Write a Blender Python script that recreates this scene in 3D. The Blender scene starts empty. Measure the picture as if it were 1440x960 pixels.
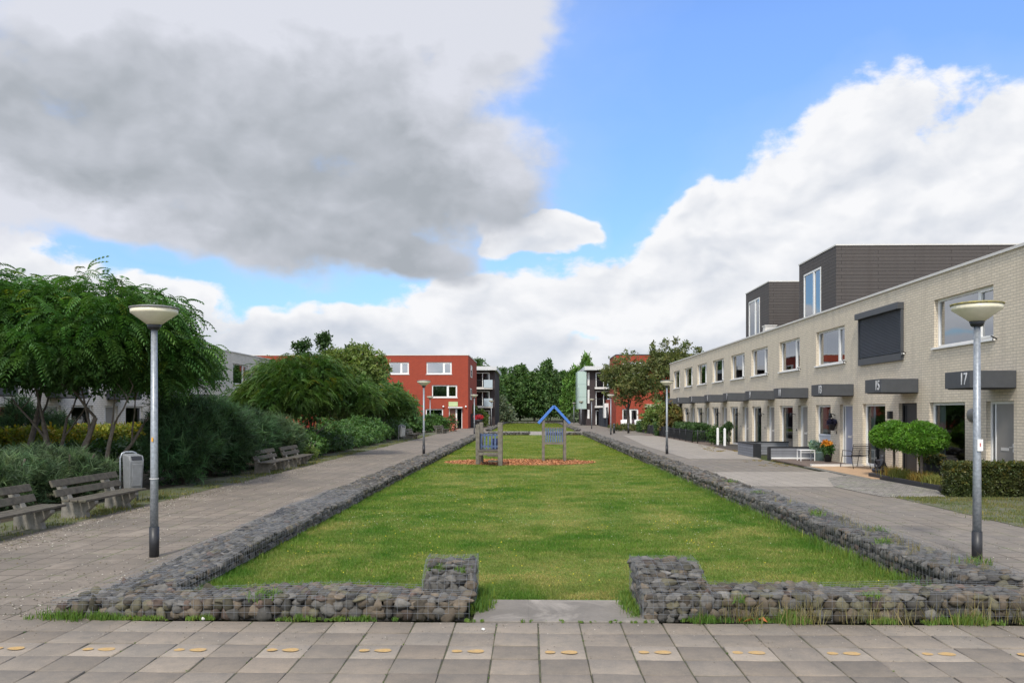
import bpy, math, random
import numpy as np
from mathutils import Vector, Matrix

R = math.radians
rng = np.random.default_rng(7)
random.seed(7)
scene = bpy.context.scene
COL = scene.collection

# ------------------------------------------------------------------ tagging
def tag(o, label=None, cat=None, group=None, kind=None):
    if label: o['label'] = label
    if cat: o['category'] = cat
    if group: o['group'] = group
    if kind: o['kind'] = kind
    return o

def thing(name, label, cat, loc=(0, 0, 0), rz=0.0, group=None):
    o = bpy.data.objects.new(name, None)
    o.empty_display_size = .2
    COL.objects.link(o)
    o.location = loc
    o.rotation_euler = (0, 0, rz)
    return tag(o, label, cat, group)

def kids(o):
    return [c for c in bpy.data.objects if c.parent is o]

def copy_tree(o, parent=None):
    ch = kids(o)
    c = o.copy()
    COL.objects.link(c)
    c.parent = parent
    for k in ch:
        copy_tree(k, c)
    return c

def dup(o, loc, rz=None, label=None, group=None, scale=None):
    c = copy_tree(o)
    c.location = loc
    if rz is not None: c.rotation_euler = (0, 0, rz)
    if label: c['label'] = label
    if group: c['group'] = group
    if scale: c.scale = scale if hasattr(scale, '__len__') else (scale,) * 3
    return c

# ------------------------------------------------------------------ materials
MATS = {}
def newmat(name):
    m = bpy.data.materials.new(name)
    m.use_nodes = True
    nt = m.node_tree
    for n in list(nt.nodes):
        if n.type != 'OUTPUT_MATERIAL': nt.nodes.remove(n)
    MATS[name] = m
    return m, nt, nt.nodes['Material Output'] if 'Material Output' in nt.nodes else nt.nodes[0]

def N(nt, t, **kw):
    n = nt.nodes.new(t)
    for k, v in kw.items():
        if k.startswith('i_'):
            key = k[2:]
            key = int(key) if key.isdigit() else key.replace('_', ' ')
            n.inputs[key].default_value = v
        else:
            setattr(n, k, v)
    return n

def L(nt, a, b): nt.links.new(a, b)

def c4(c): return (c[0], c[1], c[2], 1.0)

def noise(nt, vec, scale, detail=4, rough=.6, dist=0.0):
    n = N(nt, 'ShaderNodeTexNoise', i_Scale=scale, i_Detail=detail, i_Roughness=rough, i_Distortion=dist)
    L(nt, vec, n.inputs['Vector'])
    return n.outputs['Fac']

def ramp(nt, fac, a, b, lo=0.0, hi=1.0):
    m = N(nt, 'ShaderNodeMapRange', i_1=a, i_2=b, i_3=lo, i_4=hi)
    m.clamp = True
    L(nt, fac, m.inputs[0])
    return m.outputs[0]

def mixc(nt, fac, a, b, mode='MIX'):
    m = N(nt, 'ShaderNodeMix', data_type='RGBA', blend_type=mode)
    for i, v in ((0, fac), (6, a), (7, b)):
        if isinstance(v, (int, float)): m.inputs[i].default_value = v
        elif isinstance(v, tuple): m.inputs[i].default_value = c4(v)
        else: L(nt, v, m.inputs[i])
    return m.outputs[2]

def math_(nt, op, a, b=None, c=None):
    m = N(nt, 'ShaderNodeMath', operation=op)
    for i, v in enumerate((a, b, c)):
        if v is None: continue
        if isinstance(v, (int, float)): m.inputs[i].default_value = v
        else: L(nt, v, m.inputs[i])
    return m.outputs[0]

def bump(nt, h, strength, dist=.01):
    b = N(nt, 'ShaderNodeBump', i_Strength=strength, i_Distance=dist)
    L(nt, h, b.inputs['Height'])
    return b.outputs[0]

def mat(name, col, rough=.8, var=.18, scale=6, attr=False, col2=None, bmp=0, bscale=60, metal=0, spec=.5, dirt=0, dcol=(.05, .05, .04), coords='Object'):
    m, nt, out = newmat(name)
    p = N(nt, 'ShaderNodeBsdfPrincipled', i_Roughness=rough, i_Metallic=metal)
    p.inputs['Specular IOR Level'].default_value = spec
    tc = N(nt, 'ShaderNodeTexCoord').outputs[coords]
    n1 = noise(nt, tc, scale, 5)
    a = tuple(c * (1 - var) for c in col)
    b = col2 or tuple(min(1, c * (1 + var)) for c in col)
    c = mixc(nt, ramp(nt, n1, .3, .7), a, b)
    if attr:
        at = N(nt, 'ShaderNodeAttribute', attribute_name='Col')
        c = mixc(nt, 1.0, c, at.outputs['Color'], 'MULTIPLY')
    if dirt:
        n2 = noise(nt, tc, scale * .35, 7, .7)
        c = mixc(nt, ramp(nt, n2, .5, .72, 0, dirt), c, dcol)
    L(nt, c, p.inputs['Base Color'])
    if bmp:
        L(nt, bump(nt, noise(nt, tc, bscale, 5), bmp), p.inputs['Normal'])
    L(nt, p.outputs[0], out.inputs[0])
    return m

def leafmat(name, col, trans=.3, rough=.55, hue2=None):
    m, nt, out = newmat(name)
    at = N(nt, 'ShaderNodeAttribute', attribute_name='Col')
    tc = N(nt, 'ShaderNodeTexCoord').outputs['Object']
    n1 = noise(nt, tc, .9, 3)
    c = mixc(nt, ramp(nt, n1, .35, .65), tuple(x * .8 for x in col), hue2 or tuple(x * 1.2 for x in col))
    c = mixc(nt, 1.0, c, at.outputs['Color'], 'MULTIPLY')
    p = N(nt, 'ShaderNodeBsdfPrincipled', i_Roughness=rough)
    p.inputs['Specular IOR Level'].default_value = .35
    L(nt, c, p.inputs['Base Color'])
    t = N(nt, 'ShaderNodeBsdfTranslucent')
    c2 = mixc(nt, 1.0, c, (1.15, 1.25, .6), 'MULTIPLY')
    L(nt, c2, t.inputs[0])
    mx = N(nt, 'ShaderNodeMixShader', i_0=trans)
    L(nt, p.outputs[0], mx.inputs[1]); L(nt, t.outputs[0], mx.inputs[2])
    L(nt, mx.outputs[0], out.inputs[0])
    return m

def brickmat(name, c1, c2, mortar, w=.21, h=.068, ms=.010, rough=.85, stain=.25, scol=(.2, .18, .15), bmp=.5):
    m, nt, out = newmat(name)
    tc = N(nt, 'ShaderNodeTexCoord').outputs['Object']
    s = N(nt, 'ShaderNodeSeparateXYZ'); L(nt, tc, s.inputs[0])
    cb = N(nt, 'ShaderNodeCombineXYZ')
    L(nt, math_(nt, 'ADD', s.outputs[0], s.outputs[1]), cb.inputs[0]); L(nt, s.outputs[2], cb.inputs[1])
    b = N(nt, 'ShaderNodeTexBrick', i_Scale=1.0)
    b.inputs['Mortar Size'].default_value = ms
    b.inputs['Brick Width'].default_value = w
    b.inputs['Row Height'].default_value = h
    b.inputs['Mortar Smooth'].default_value = .15
    b.inputs['Bias'].default_value = -.1
    b.inputs['Color1'].default_value = c4(c1); b.inputs['Color2'].default_value = c4(c2); b.inputs['Mortar'].default_value = c4(mortar)
    L(nt, cb.outputs[0], b.inputs['Vector'])
    n1 = noise(nt, tc, .8, 6, .65); n2 = noise(nt, tc, 9, 4)
    c = mixc(nt, ramp(nt, n2, .3, .7, 0, .25), b.outputs['Color'], tuple(x * .75 for x in c2))
    c = mixc(nt, ramp(nt, n1, .48, .75, 0, stain), c, scol)
    mp = N(nt, 'ShaderNodeMapping'); mp.inputs['Scale'].default_value = (2.6, 2.6, .22); L(nt, tc, mp.inputs[0])
    c = mixc(nt, ramp(nt, noise(nt, mp.outputs[0], 1.0, 6, .7), .50, .74, 0, stain * 1.1), c, tuple(x * .62 for x in scol))
    p = N(nt, 'ShaderNodeBsdfPrincipled', i_Roughness=rough)
    p.inputs['Specular IOR Level'].default_value = .3
    L(nt, c, p.inputs['Base Color'])
    inv = math_(nt, 'SUBTRACT', 1.0, b.outputs['Fac'])
    L(nt, bump(nt, inv, bmp, .006), p.inputs['Normal'])
    L(nt, p.outputs[0], out.inputs[0])
    return m

def glassmat(name, ior=2.1, tint=(.55, .6, .62)):
    m, nt, out = newmat(name)
    fr = N(nt, 'ShaderNodeFresnel', i_IOR=ior)
    g = N(nt, 'ShaderNodeBsdfGlossy', i_Roughness=.015)
    g.inputs[0].default_value = (.92, .95, 1, 1)
    tc = N(nt, 'ShaderNodeTexCoord').outputs['Object']
    bp = bump(nt, noise(nt, tc, .9, 2), .05, .02)
    L(nt, bp, g.inputs['Normal'])
    t = N(nt, 'ShaderNodeBsdfTransparent'); t.inputs[0].default_value = c4(tint)
    mx = N(nt, 'ShaderNodeMixShader')
    L(nt, fr.outputs[0], mx.inputs[0]); L(nt, t.outputs[0], mx.inputs[1]); L(nt, g.outputs[0], mx.inputs[2])
    L(nt, mx.outputs[0], out.inputs[0])
    return m

def pavemat(name, c1, c2, joint, size=.4, ms=.007, stain=(.12, .11, .10), st=.5, moss=.0, light=.0, bands=None, jfade=False):
    m, nt, out = newmat(name)
    tc = N(nt, 'ShaderNodeTexCoord').outputs['Object']
    wob = N(nt, 'ShaderNodeTexNoise', i_Scale=1.2, i_Detail=2); L(nt, tc, wob.inputs['Vector'])
    v = N(nt, 'ShaderNodeVectorMath', operation='MULTIPLY_ADD'); L(nt, wob.outputs['Color'], v.inputs[0])
    v.inputs[1].default_value = (.03, .03, 0); L(nt, tc, v.inputs[2])
    b = N(nt, 'ShaderNodeTexBrick', i_Scale=1.0, offset=0.0)
    b.inputs['Mortar Size'].default_value = ms
    b.inputs['Brick Width'].default_value = size; b.inputs['Row Height'].default_value = size
    b.inputs['Mortar Smooth'].default_value = .3
    b.inputs['Color1'].default_value = c4(c1); b.inputs['Color2'].default_value = c4(c2); b.inputs['Mortar'].default_value = c4(joint)
    L(nt, v.outputs[0], b.inputs['Vector'])
    c = b.outputs['Color']
    n0 = noise(nt, tc, .33, 6, .62, .6)
    if jfade:
        flat = mixc(nt, noise(nt, tc, 14, 4), c1, c2)
        c = mixc(nt, ramp(nt, n0, .46, .66, 0, .8), c, flat)
    n1 = noise(nt, tc, .55, 8, .68)
    c = mixc(nt, ramp(nt, n1, .42, .68, 0, st), c, stain)
    n2 = noise(nt, tc, 22, 5, .75)
    c = mixc(nt, ramp(nt, n2, .35, .65, 0, .38), c, tuple(x * .55 for x in c1))
    n3 = noise(nt, tc, 60, 3, .7)
    c = mixc(nt, ramp(nt, n3, .62, .74, 0, .5), c, tuple(min(1, x * 1.7) for x in c2))
    if light:
        n4 = noise(nt, tc, .9, 6, .7, 1.0)
        c = mixc(nt, ramp(nt, n4, .54, .66, 0, light), c, tuple(min(1, x * 1.5) for x in c2))
    if moss:
        n5 = noise(nt, tc, 1.7, 6, .7)
        mk = math_(nt, 'MULTIPLY', ramp(nt, n5, .5, .62, 0, 1), b.outputs['Fac'])
        c = mixc(nt, math_(nt, 'MULTIPLY', mk, moss), c, (.09, .12, .035))
    p = N(nt, 'ShaderNodeBsdfPrincipled', i_Roughness=.85)
    p.inputs['Specular IOR Level'].default_value = .3
    L(nt, c, p.inputs['Base Color'])
    h = math_(nt, 'ADD', math_(nt, 'MULTIPLY', b.outputs['Fac'], -1.2), math_(nt, 'MULTIPLY', n2, .5))
    L(nt, bump(nt, h, .45, .006), p.inputs['Normal'])
    L(nt, p.outputs[0], out.inputs[0])
    return m

def groundmat(name, cols, scales=(.25, 3, 40), rough=.95, bmp=.6):
    m, nt, out = newmat(name)
    tc = N(nt, 'ShaderNodeTexCoord').outputs['Object']
    n1 = noise(nt, tc, scales[0], 6, .65, .5); n2 = noise(nt, tc, scales[1], 5, .7); n3 = noise(nt, tc, scales[2], 4, .7)
    c = mixc(nt, ramp(nt, n1, .38, .62), cols[0], cols[1])
    c = mixc(nt, ramp(nt, n2, .45, .65, 0, .75), c, cols[2])
    c = mixc(nt, ramp(nt, n3, .3, .7, 0, .5), c, tuple(x * .5 for x in cols[0]))
    p = N(nt, 'ShaderNodeBsdfPrincipled', i_Roughness=rough)
    p.inputs['Specular IOR Level'].default_value = .2
    L(nt, c, p.inputs['Base Color'])
    L(nt, bump(nt, n3, bmp, .02), p.inputs['Normal'])
    L(nt, p.outputs[0], out.inputs[0])
    return m

M_WBRICK = brickmat('white_brick', (.71, .625, .49), (.62, .545, .425), (.43, .38, .305), w=.25, h=.080, ms=.009, stain=.30, scol=(.48, .42, .34))
M_WBRICKL = brickmat('pale_brick', (.76, .71, .63), (.68, .64, .565), (.42, .40, .36), w=.30, h=.098, ms=.010, stain=.2, scol=(.3, .28, .25))
M_RBRICK = brickmat('red_brick', (.37, .062, .030), (.30, .050, .026), (.20, .06, .045), w=.21, h=.07, ms=.008, stain=.25, scol=(.24, .05, .03))
M_DBRICK = brickmat('dark_brick', (.075, .055, .055), (.05, .04, .042), (.04, .035, .035), w=.21, h=.07, ms=.008, stain=.2, scol=(.09, .07, .07))
M_CLAD = brickmat('dark_cladding', (.088, .077, .071), (.077, .068, .063), (.020, .017, .015), w=3.2, h=.155, ms=.008, stain=.3, scol=(.078, .064, .056), rough=.6, bmp=.9)
M_GPLANK = brickmat('grey_planks', (.22, .23, .25), (.17, .18, .20), (.05, .05, .055), w=2.4, h=.12, ms=.007, stain=.3, scol=(.12, .12, .13), rough=.7)
M_WHITE = mat('white_paint', (.78, .78, .76), .45, .04, 4, dirt=.15, dcol=(.5, .48, .42))
M_COPING = mat('coping_metal', (.62, .60, .56), .5, .06, 3)
M_DGREY = mat('dark_grey_metal', (.060, .064, .070), .45, .10, 5, dirt=.2, dcol=(.09, .09, .09))
M_BLACK = mat('black_metal', (.018, .019, .022), .45, .15, 6)
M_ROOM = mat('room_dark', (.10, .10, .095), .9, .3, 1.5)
M_CURT = mat('curtain_cloth', (.52, .53, .53), .9, .06, 7)
M_GLASS = glassmat('window_glass', 4.4, (.5, .55, .57))
M_GLASSLOW = glassmat('window_glass_low', 1.5, (.5, .56, .55))
M_DOORG = mat('door_grey', (.26, .245, .225), .45, .05, 4)
M_DOORB = mat('door_bluegrey', (.27, .29, .37), .45, .05, 4)
M_DOORBLK = mat('door_black', (.02, .021, .024), .4, .1, 4)
M_DOORBLUE = mat('door_blue', (.02, .03, .13), .4, .1, 4)
M_ROOF = mat('roof_felt', (.09, .09, .09), .9, .2, 2)
M_GALV = mat('galvanised_steel', (.27, .295, .32), .42, .28, 26, metal=.35, dirt=.35, dcol=(.19, .21, .24))
M_LAMPCAP = mat('lamp_diffuser', (.72, .68, .52), .35, .08, 8, dirt=.35, dcol=(.42, .38, .22))
M_LAMPTOP = mat('lamp_top', (.20, .19, .13), .7, .4, 20, col2=(.42, .36, .10))
M_LAMPTOPG = mat('lamp_top_grey', (.17, .17, .165), .6, .3, 20)
M_STONE = mat('gabion_stone', (.62, .62, .62), .9, .28, 16, attr=True, bmp=.6, bscale=45, dirt=.3, dcol=(.07, .075, .05))
M_GAPSHADE = mat('gap_shade', (.035, .032, .028), .95, .3, 8)  # dark colour stands in for the shade in gaps between stones
M_WIRE = mat('gabion_wire', (.20, .215, .235), .5, .2, 8, metal=.3)
M_CONC = mat('bench_concrete', (.20, .187, .16), .9, .25, 10, bmp=.4, dirt=.5, dcol=(.13, .13, .10))
M_OLDWOOD = mat('weathered_wood', (.085, .074, .056), .85, .38, 9, bmp=.4, bscale=30, dirt=.5, dcol=(.10, .115, .065))
M_POST = mat('post_wood', (.155, .138, .112), .85, .3, 9, bmp=.5, bscale=30, dirt=.4, dcol=(.09, .085, .07))
M_BLUE = mat('blue_board', (.05, .16, .50), .5, .12, 8)
M_BLUED = mat('faded_blue_slat', (.075, .115, .22), .6, .35, 10, dirt=.6, dcol=(.14, .135, .13))
M_BIN = mat('bin_grey', (.20, .21, .215), .55, .15, 7, dirt=.6, dcol=(.13, .13, .13))
M_BARK = mat('tree_bark', (.145, .12, .095), .95, .35, 12, bmp=.7, bscale=35)
M_BARKD = mat('dark_bark', (.07, .058, .046), .95, .35, 12, bmp=.7, bscale=35)
M_YELLOW = mat('yellow_road_paint', (.44, .285, .11), .8, .16, 40, dirt=.8, dcol=(.33, .27, .19))
M_TEAL = mat('teal_panel', (.40, .51, .46), .35, .05, 3)
M_STATUE = mat('statue_stone', (.035, .036, .045), .55, .3, 12)
M_POT = mat('black_pot', (.022, .022, .026), .5, .2, 10)
M_TUB = mat('pale_teal_enamel', (.42, .60, .55), .4, .1, 8)
M_TILEOR = pavemat('patio_tiles', (.52, .35, .21), (.47, .31, .19), (.30, .21, .14), size=.3, st=.25, stain=(.36, .25, .16))
M_DECK = brickmat('deck_boards', (.19, .165, .14), (.15, .13, .11), (.05, .045, .04), w=2.5, h=.12, ms=.008, rough=.8)
M_BRICKPAT = pavemat('brick_patio', (.22, .16, .125), (.17, .13, .11), (.09, .075, .065), size=.1, st=.4)
M_PAVE = pavemat('slab_paving', (.25, .225, .20), (.215, .197, .18), (.075, .068, .055), st=.35, stain=(.20, .19, .175), moss=.7)
M_PATHL = pavemat('path_paving', (.25, .208, .165), (.185, .158, .128), (.042, .036, .028), ms=.013, st=.75, stain=(.115, .104, .088), moss=.9, light=.7, jfade=True)
M_PATHR = pavemat('path_paving_house_side', (.24, .207, .17), (.185, .163, .138), (.047, .042, .034), ms=.013, st=.65, stain=(.155, .15, .142), moss=.9, light=.45, jfade=True)
M_PATHC = pavemat('clean_paving', (.35, .315, .27), (.30, .27, .235), (.11, .10, .08), ms=.008, st=.45, stain=(.22, .20, .175))
M_COBBLE = pavemat('cobble_strip', (.52, .48, .43), (.22, .205, .19), (.06, .055, .045), size=.12, ms=.026, st=.4, moss=.8, light=.4)
M_SLAB = pavemat('concrete_slab', (.25, .225, .195), (.21, .19, .165), (.16, .15, .135), size=3, ms=.002, st=.85, stain=(.11, .10, .085), light=.95)
M_LAWN = groundmat('lawn_soil', ((.085, .185, .018), (.14, .215, .034), (.22, .215, .07)), (.22, 2.2, 30))
M_VERGE = groundmat('verge_soil', ((.17, .16, .135), (.11, .13, .055), (.085, .115, .03)), (.6, 3.0, 35))
M_SOIL = groundmat('bed_soil', ((.055, .044, .033), (.075, .06, .042), (.05, .055, .028)), (.4, 3, 30))
M_GROUND = groundmat('ground_cover', ((.07, .09, .03), (.09, .085, .05), (.06, .075, .025)), (.1, 1, 12))
M_BARKCHIP = groundmat('red_bark_chips', ((.42, .19, .085), (.33, .14, .065), (.46, .27, .14)), (.8, 8, 60), bmp=1)
M_STICKER = mat('sticker_white', (.75, .75, .73), .5, .03, 4)
M_REDPRINT = mat('sticker_red', (.5, .08, .06), .5, .03, 4)
M_GREENSIGN = mat('pale_green_sign', (.42, .52, .27), .6, .06, 4)

# ------------------------------------------------------------------ mesh collection
class MB:
    def __init__(s):
        s.v = []; s.f = []; s.mi = []; s.sm = []
    def add(s, vs, fs, mi=0, smooth=False):
        o = len(s.v)
        s.v += [tuple(v) for v in vs]
        for f in fs:
            s.f.append(tuple(i + o for i in f)); s.mi.append(mi); s.sm.append(smooth)
        return s
    def box(s, x0, x1, y0, y1, z0, z1, mi=0, mtx=None):
        vs = [(x, y, z) for z in (z0, z1) for y in (y0, y1) for x in (x0, x1)]
        if mtx: vs = [tuple(mtx @ Vector(v)) for v in vs]
        return s.add(vs, [(0, 2, 3, 1), (4, 5, 7, 6), (0, 1, 5, 4), (2, 6, 7, 3), (0, 4, 6, 2), (1, 3, 7, 5)], mi)
    def quad(s, a, b, c, d, mi=0): return s.add([a, b, c, d], [(0, 1, 2, 3)], mi)
    def tube(s, pts, rad, n=8, mi=0, caps=True, smooth=True):
        pts = [Vector(p) for p in pts]
        if not hasattr(rad, '__len__'): rad = [rad] * len(pts)
        vs = []; up = Vector((0, 0, 1))
        prev = None
        for i, p in enumerate(pts):
            t = (pts[min(i + 1, len(pts) - 1)] - pts[max(i - 1, 0)]).normalized()
            if prev is None:
                a = t.cross(up) if abs(t.z) < .95 else t.cross(Vector((1, 0, 0)))
            else:
                a = prev - t * prev.dot(t)
            a.normalize(); b = t.cross(a); prev = a
            for k in range(n):
                an = 2 * math.pi * k / n
                vs.append(p + (a * math.cos(an) + b * math.sin(an)) * rad[i])
        fs = []
        for i in range(len(pts) - 1):
            for k in range(n):
                fs.append((i * n + k, i * n + (k + 1) % n, (i + 1) * n + (k + 1) % n, (i + 1) * n + k))
        s.add(vs, fs, mi, smooth)
        if caps:
            o = len(s.v) - len(vs)
            s.f.append(tuple(o + k for k in reversed(range(n)))); s.mi.append(mi); s.sm.append(False)
            s.f.append(tuple(o + (len(pts) - 1) * n + k for k in range(n))); s.mi.append(mi); s.sm.append(False)
        return s
    def lathe(s, prof, n=24, c=(0, 0), mi=0, smooth=True):
        vs = []
        for r, z in prof:
            for k in range(n):
                a = 2 * math.pi * k / n
                vs.append((c[0] + r * math.cos(a), c[1] + r * math.sin(a), z))
        fs = []
        for i in range(len(prof) - 1):
            for k in range(n):
                fs.append((i * n + k, i * n + (k + 1) % n, (i + 1) * n + (k + 1) % n, (i + 1) * n + k))
        s.add(vs, fs, mi, smooth)
        return s
    def build(s, name, mats, parent=None, loc=None, bevel=0):
        me = bpy.data.meshes.new(name)
        me.from_pydata(s.v, [], s.f)
        mats = mats if isinstance(mats, (list, tuple)) else [mats]
        for m in mats: me.materials.append(m)
        me.polygons.foreach_set('material_index', s.mi)
        me.polygons.foreach_set('use_smooth', s.sm)
        me.update()
        o = bpy.data.objects.new(name, me)
        COL.objects.link(o)
        if parent: o.parent = parent
        if loc: o.location = loc
        if bevel:
            md = o.modifiers.new('bevel', 'BEVEL'); md.width = bevel; md.segments = 2; md.limit_method = 'ANGLE'
        return o

def np_mesh(name, V, F, m, parent=None, cols=None, smooth=False, loc=None):
    me = bpy.data.meshes.new(name)
    V = np.ascontiguousarray(V, dtype=np.float32); F = np.ascontiguousarray(F, dtype=np.int32)
    k = F.shape[1]
    me.vertices.add(len(V)); me.vertices.foreach_set('co', V.ravel())
    me.loops.add(F.size); me.loops.foreach_set('vertex_index', F.ravel())
    me.polygons.add(len(F)); me.polygons.foreach_set('loop_start', np.arange(0, F.size, k, dtype=np.int32))
    me.polygons.foreach_set('loop_total', np.full(len(F), k, dtype=np.int32))
    if smooth: me.polygons.foreach_set('use_smooth', np.ones(len(F), dtype=bool))
    if cols is not None:
        a = me.color_attributes.new('Col', 'FLOAT_COLOR', 'POINT')
        c = np.ones((len(V), 4), dtype=np.float32); c[:, :3] = cols
        a.data.foreach_set('color', c.ravel())
    me.materials.append(m)
    me.update(calc_edges=True); me.validate()
    o = bpy.data.objects.new(name, me)
    COL.objects.link(o)
    if parent: o.parent = parent
    if loc: o.location = loc
    return o

def basis(fwd, up=None, spin=None):
    """rows->matrices with local x=fwd, z~up"""
    f = fwd / np.linalg.norm(fwd, axis=1, keepdims=True)
    if up is None:
        up = rng.normal(size=f.shape)
    y = np.cross(up, f); y /= np.maximum(np.linalg.norm(y, axis=1, keepdims=True), 1e-6)
    z = np.cross(f, y)
    return np.stack([f, y, z], axis=2)

def inst(TV, TF, pos, rot, sc, cols=None, tcol=None):
    n = len(pos); nv = len(TV)
    sc = np.asarray(sc)
    if sc.ndim == 1: P = TV[None] * sc[:, None, None]
    else: P = TV[None] * sc[:, None, :]
    P = np.einsum('nij,nvj->nvi', rot, P) + pos[:, None, :]
    F = (TF[None] + (np.arange(n) * nv)[:, None, None]).reshape(-1, TF.shape[1])
    C = None
    if cols is not None:
        C = np.repeat(cols[:, None, :], nv, axis=1)
        if tcol is not None: C = C * tcol[None, :, None]
        C = C.reshape(-1, 3)
    return P.reshape(-1, 3), F, C

def merge(parts):
    Vs = []; Fs = []; Cs = []; o = 0
    for V, F, C in parts:
        Vs.append(V); Fs.append(F + o); Cs.append(C); o += len(V)
    return np.concatenate(Vs), np.concatenate(Fs), np.concatenate(Cs)

# leaf templates -----------------------------------------------------
def T_leaf():
    V = np.array([(0, 0, 0), (.45, .27, .06), (1, 0, -.05), (.45, -.27, .06)], float)
    return V, np.array([(0, 1, 2, 3)])
def T_clump(k=5, seed=1):
    r = np.random.default_rng(seed)
    V, F = T_leaf()
    pos = r.normal(size=(k, 3)) * .35
    d = r.normal(size=(k, 3)) + np.array([0.9, 0, -.1])
    rot = basis(d, r.normal(size=(k, 3)) * .5 + np.array([0, 0, 1.]))
    a, b, _ = inst(V, F, pos, rot, r.uniform(.6, 1.1, k))
    return a, b
def T_frond(n=8, arch=.85):
    V = []; F = []
    for i in range(n):
        t = .12 + .88 * i / (n - 1)
        z = .30 * t - arch * t * t * 1.1
        ln = .30 * math.sin(math.pi * (.22 + .72 * t)) + .05
        for sg in (-1, 1):
            o = len(V)
            dx = .11
            V += [(t, 0, z), (t + dx * .4 + .052, sg * ln * .5, z - .02), (t + dx, sg * ln, z - .11 - .05 * t), (t + dx * .4 - .052, sg * ln * .5, z - .03)]
            F.append((o, o + 1, o + 2, o + 3))
    o = len(V)
    V += [(0, .006, 0), (.5, .006, .30 * .5 - arch * .275), (.5, -.006, .30 * .5 - arch * .275), (0, -.006, 0)]
    F.append((o, o + 1, o + 2, o + 3))
    return np.array(V, float), np.array(F)
def T_needles(n=16, seed=3):
    r = np.random.default_rng(seed)
    V = []; F = []
    for i in range(n):
        d = r.normal(size=3); d[0] = abs(d[0]) * 1.3 + .55; d /= np.linalg.norm(d)
        s = np.cross(d, r.normal(size=3)); s /= np.linalg.norm(s)
        l = r.uniform(.6, 1); w = .028
        b = np.array([r.uniform(-.35, .45), 0, 0]); o = len(V)
        V += [b - s * w, b + s * w, b + d * l * .6 + s * w, b + d * l]
        F.append((o, o + 1, o + 2, o + 3))
    return np.array(V), np.array(F)
LEAFT = [T_clump(5, i) for i in range(3)]
FROND = T_frond(); FRONDS = T_frond(6)
NEED = T_needles()

def shade_cols(n, lo=.65, hi=1.3, warm=0.0, warmc=(2.2, 1.3, .5)):
    v = rng.uniform(lo, hi, n)
    c = np.stack([v * rng.uniform(.85, 1.15, n), v, v * rng.uniform(.8, 1.15, n)], 1)
    if warm:
        k = rng.random(n) < warm
        c[k] *= np.array(warmc)
    return c

def blob_points(blobs, n, shell=.55, bottom=None, gap=.0, gseed=0, la=1.0):
    """points inside ellipsoids biased to the outside; blobs: (cx,cy,cz,rx,ry,rz)"""
    B = np.array(blobs, float)
    w = B[:, 3] * B[:, 4] * B[:, 5]; w = w ** .75; w /= w.sum()
    idx = rng.choice(len(B), n, p=w)
    d = rng.normal(size=(n, 3)); d /= np.linalg.norm(d, axis=1, keepdims=True)
    r = shell + (1 - shell) * rng.random(n) ** .6
    lump = 1 + la * .13 * np.sin(d[:, 0] * 5 + idx * 1.7) * np.cos(d[:, 1] * 6 + idx) + la * .10 * np.sin(d[:, 2] * 9 + d[:, 0] * 7 + idx)
    p = B[idx, :3] + d * B[idx, 3:6] * (r * lump)[:, None]
    keep = np.ones(n, bool)
    if bottom is not None: keep &= p[:, 2] > bottom + rng.uniform(-.15, .25, n)
    if gap:
        q = p * 1.5 + gseed
        g = np.sin(q[:, 0] * 1.9 + 1.3 * np.sin(q[:, 1])) + np.sin(q[:, 1] * 2.3 + np.sin(q[:, 2] * 2)) + np.sin(q[:, 2] * 2.9 + 1.1 * np.sin(q[:, 0] * 1.4))
        keep &= g > -2.2 + gap * 2.2
    return p[keep], d[keep]

def leafy(name, blobs, n, size, m, parent, lo=.65, hi=1.3, shell=.45, bottom=None, gap=.25, warm=0, warmc=(2.2, 1.3, .5), droop=.2, upright=0, la=1.0):
    p, d = blob_points(blobs, n, shell, bottom, gap, rng.uniform(0, 9), la)
    parts = []
    k = len(p); which = rng.integers(0, 3, k); cols = shade_cols(k, lo, hi, warm, warmc)
    fw = d + rng.normal(size=d.shape) * .6; fw[:, 2] += upright - droop
    up = d * .7 + rng.normal(size=d.shape) * .35 + np.array([0, 0, .7])
    rot = basis(fw, up)
    sc = size * rng.uniform(.7, 1.3, k)
    for i in range(3):
        s = which == i
        if s.any():
            parts.append(inst(*LEAFT[i], p[s], rot[s], sc[s], cols[s]))
    return np_mesh(name, *merge(parts)[:2], m, parent, merge(parts)[2])

def sublobes(blobs, per=11, k=.42, zmin=-.25):
    out = []
    for (cx, cy, cz, rx, ry, rz) in blobs:
        for i in range(per):
            z = zmin + (1 - zmin) * (i + .5) / per; a = i * 2.39996 + random.uniform(-.4, .4); q = math.sqrt(max(0, 1 - z * z)); f = random.uniform(.66, .80); kk = k * random.uniform(.8, 1.2)
            out.append((cx + rx * f * q * math.cos(a), cy + ry * f * q * math.sin(a), cz + rz * f * z, rx * kk, ry * kk, rz * kk * 1.05))
    return out

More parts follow.
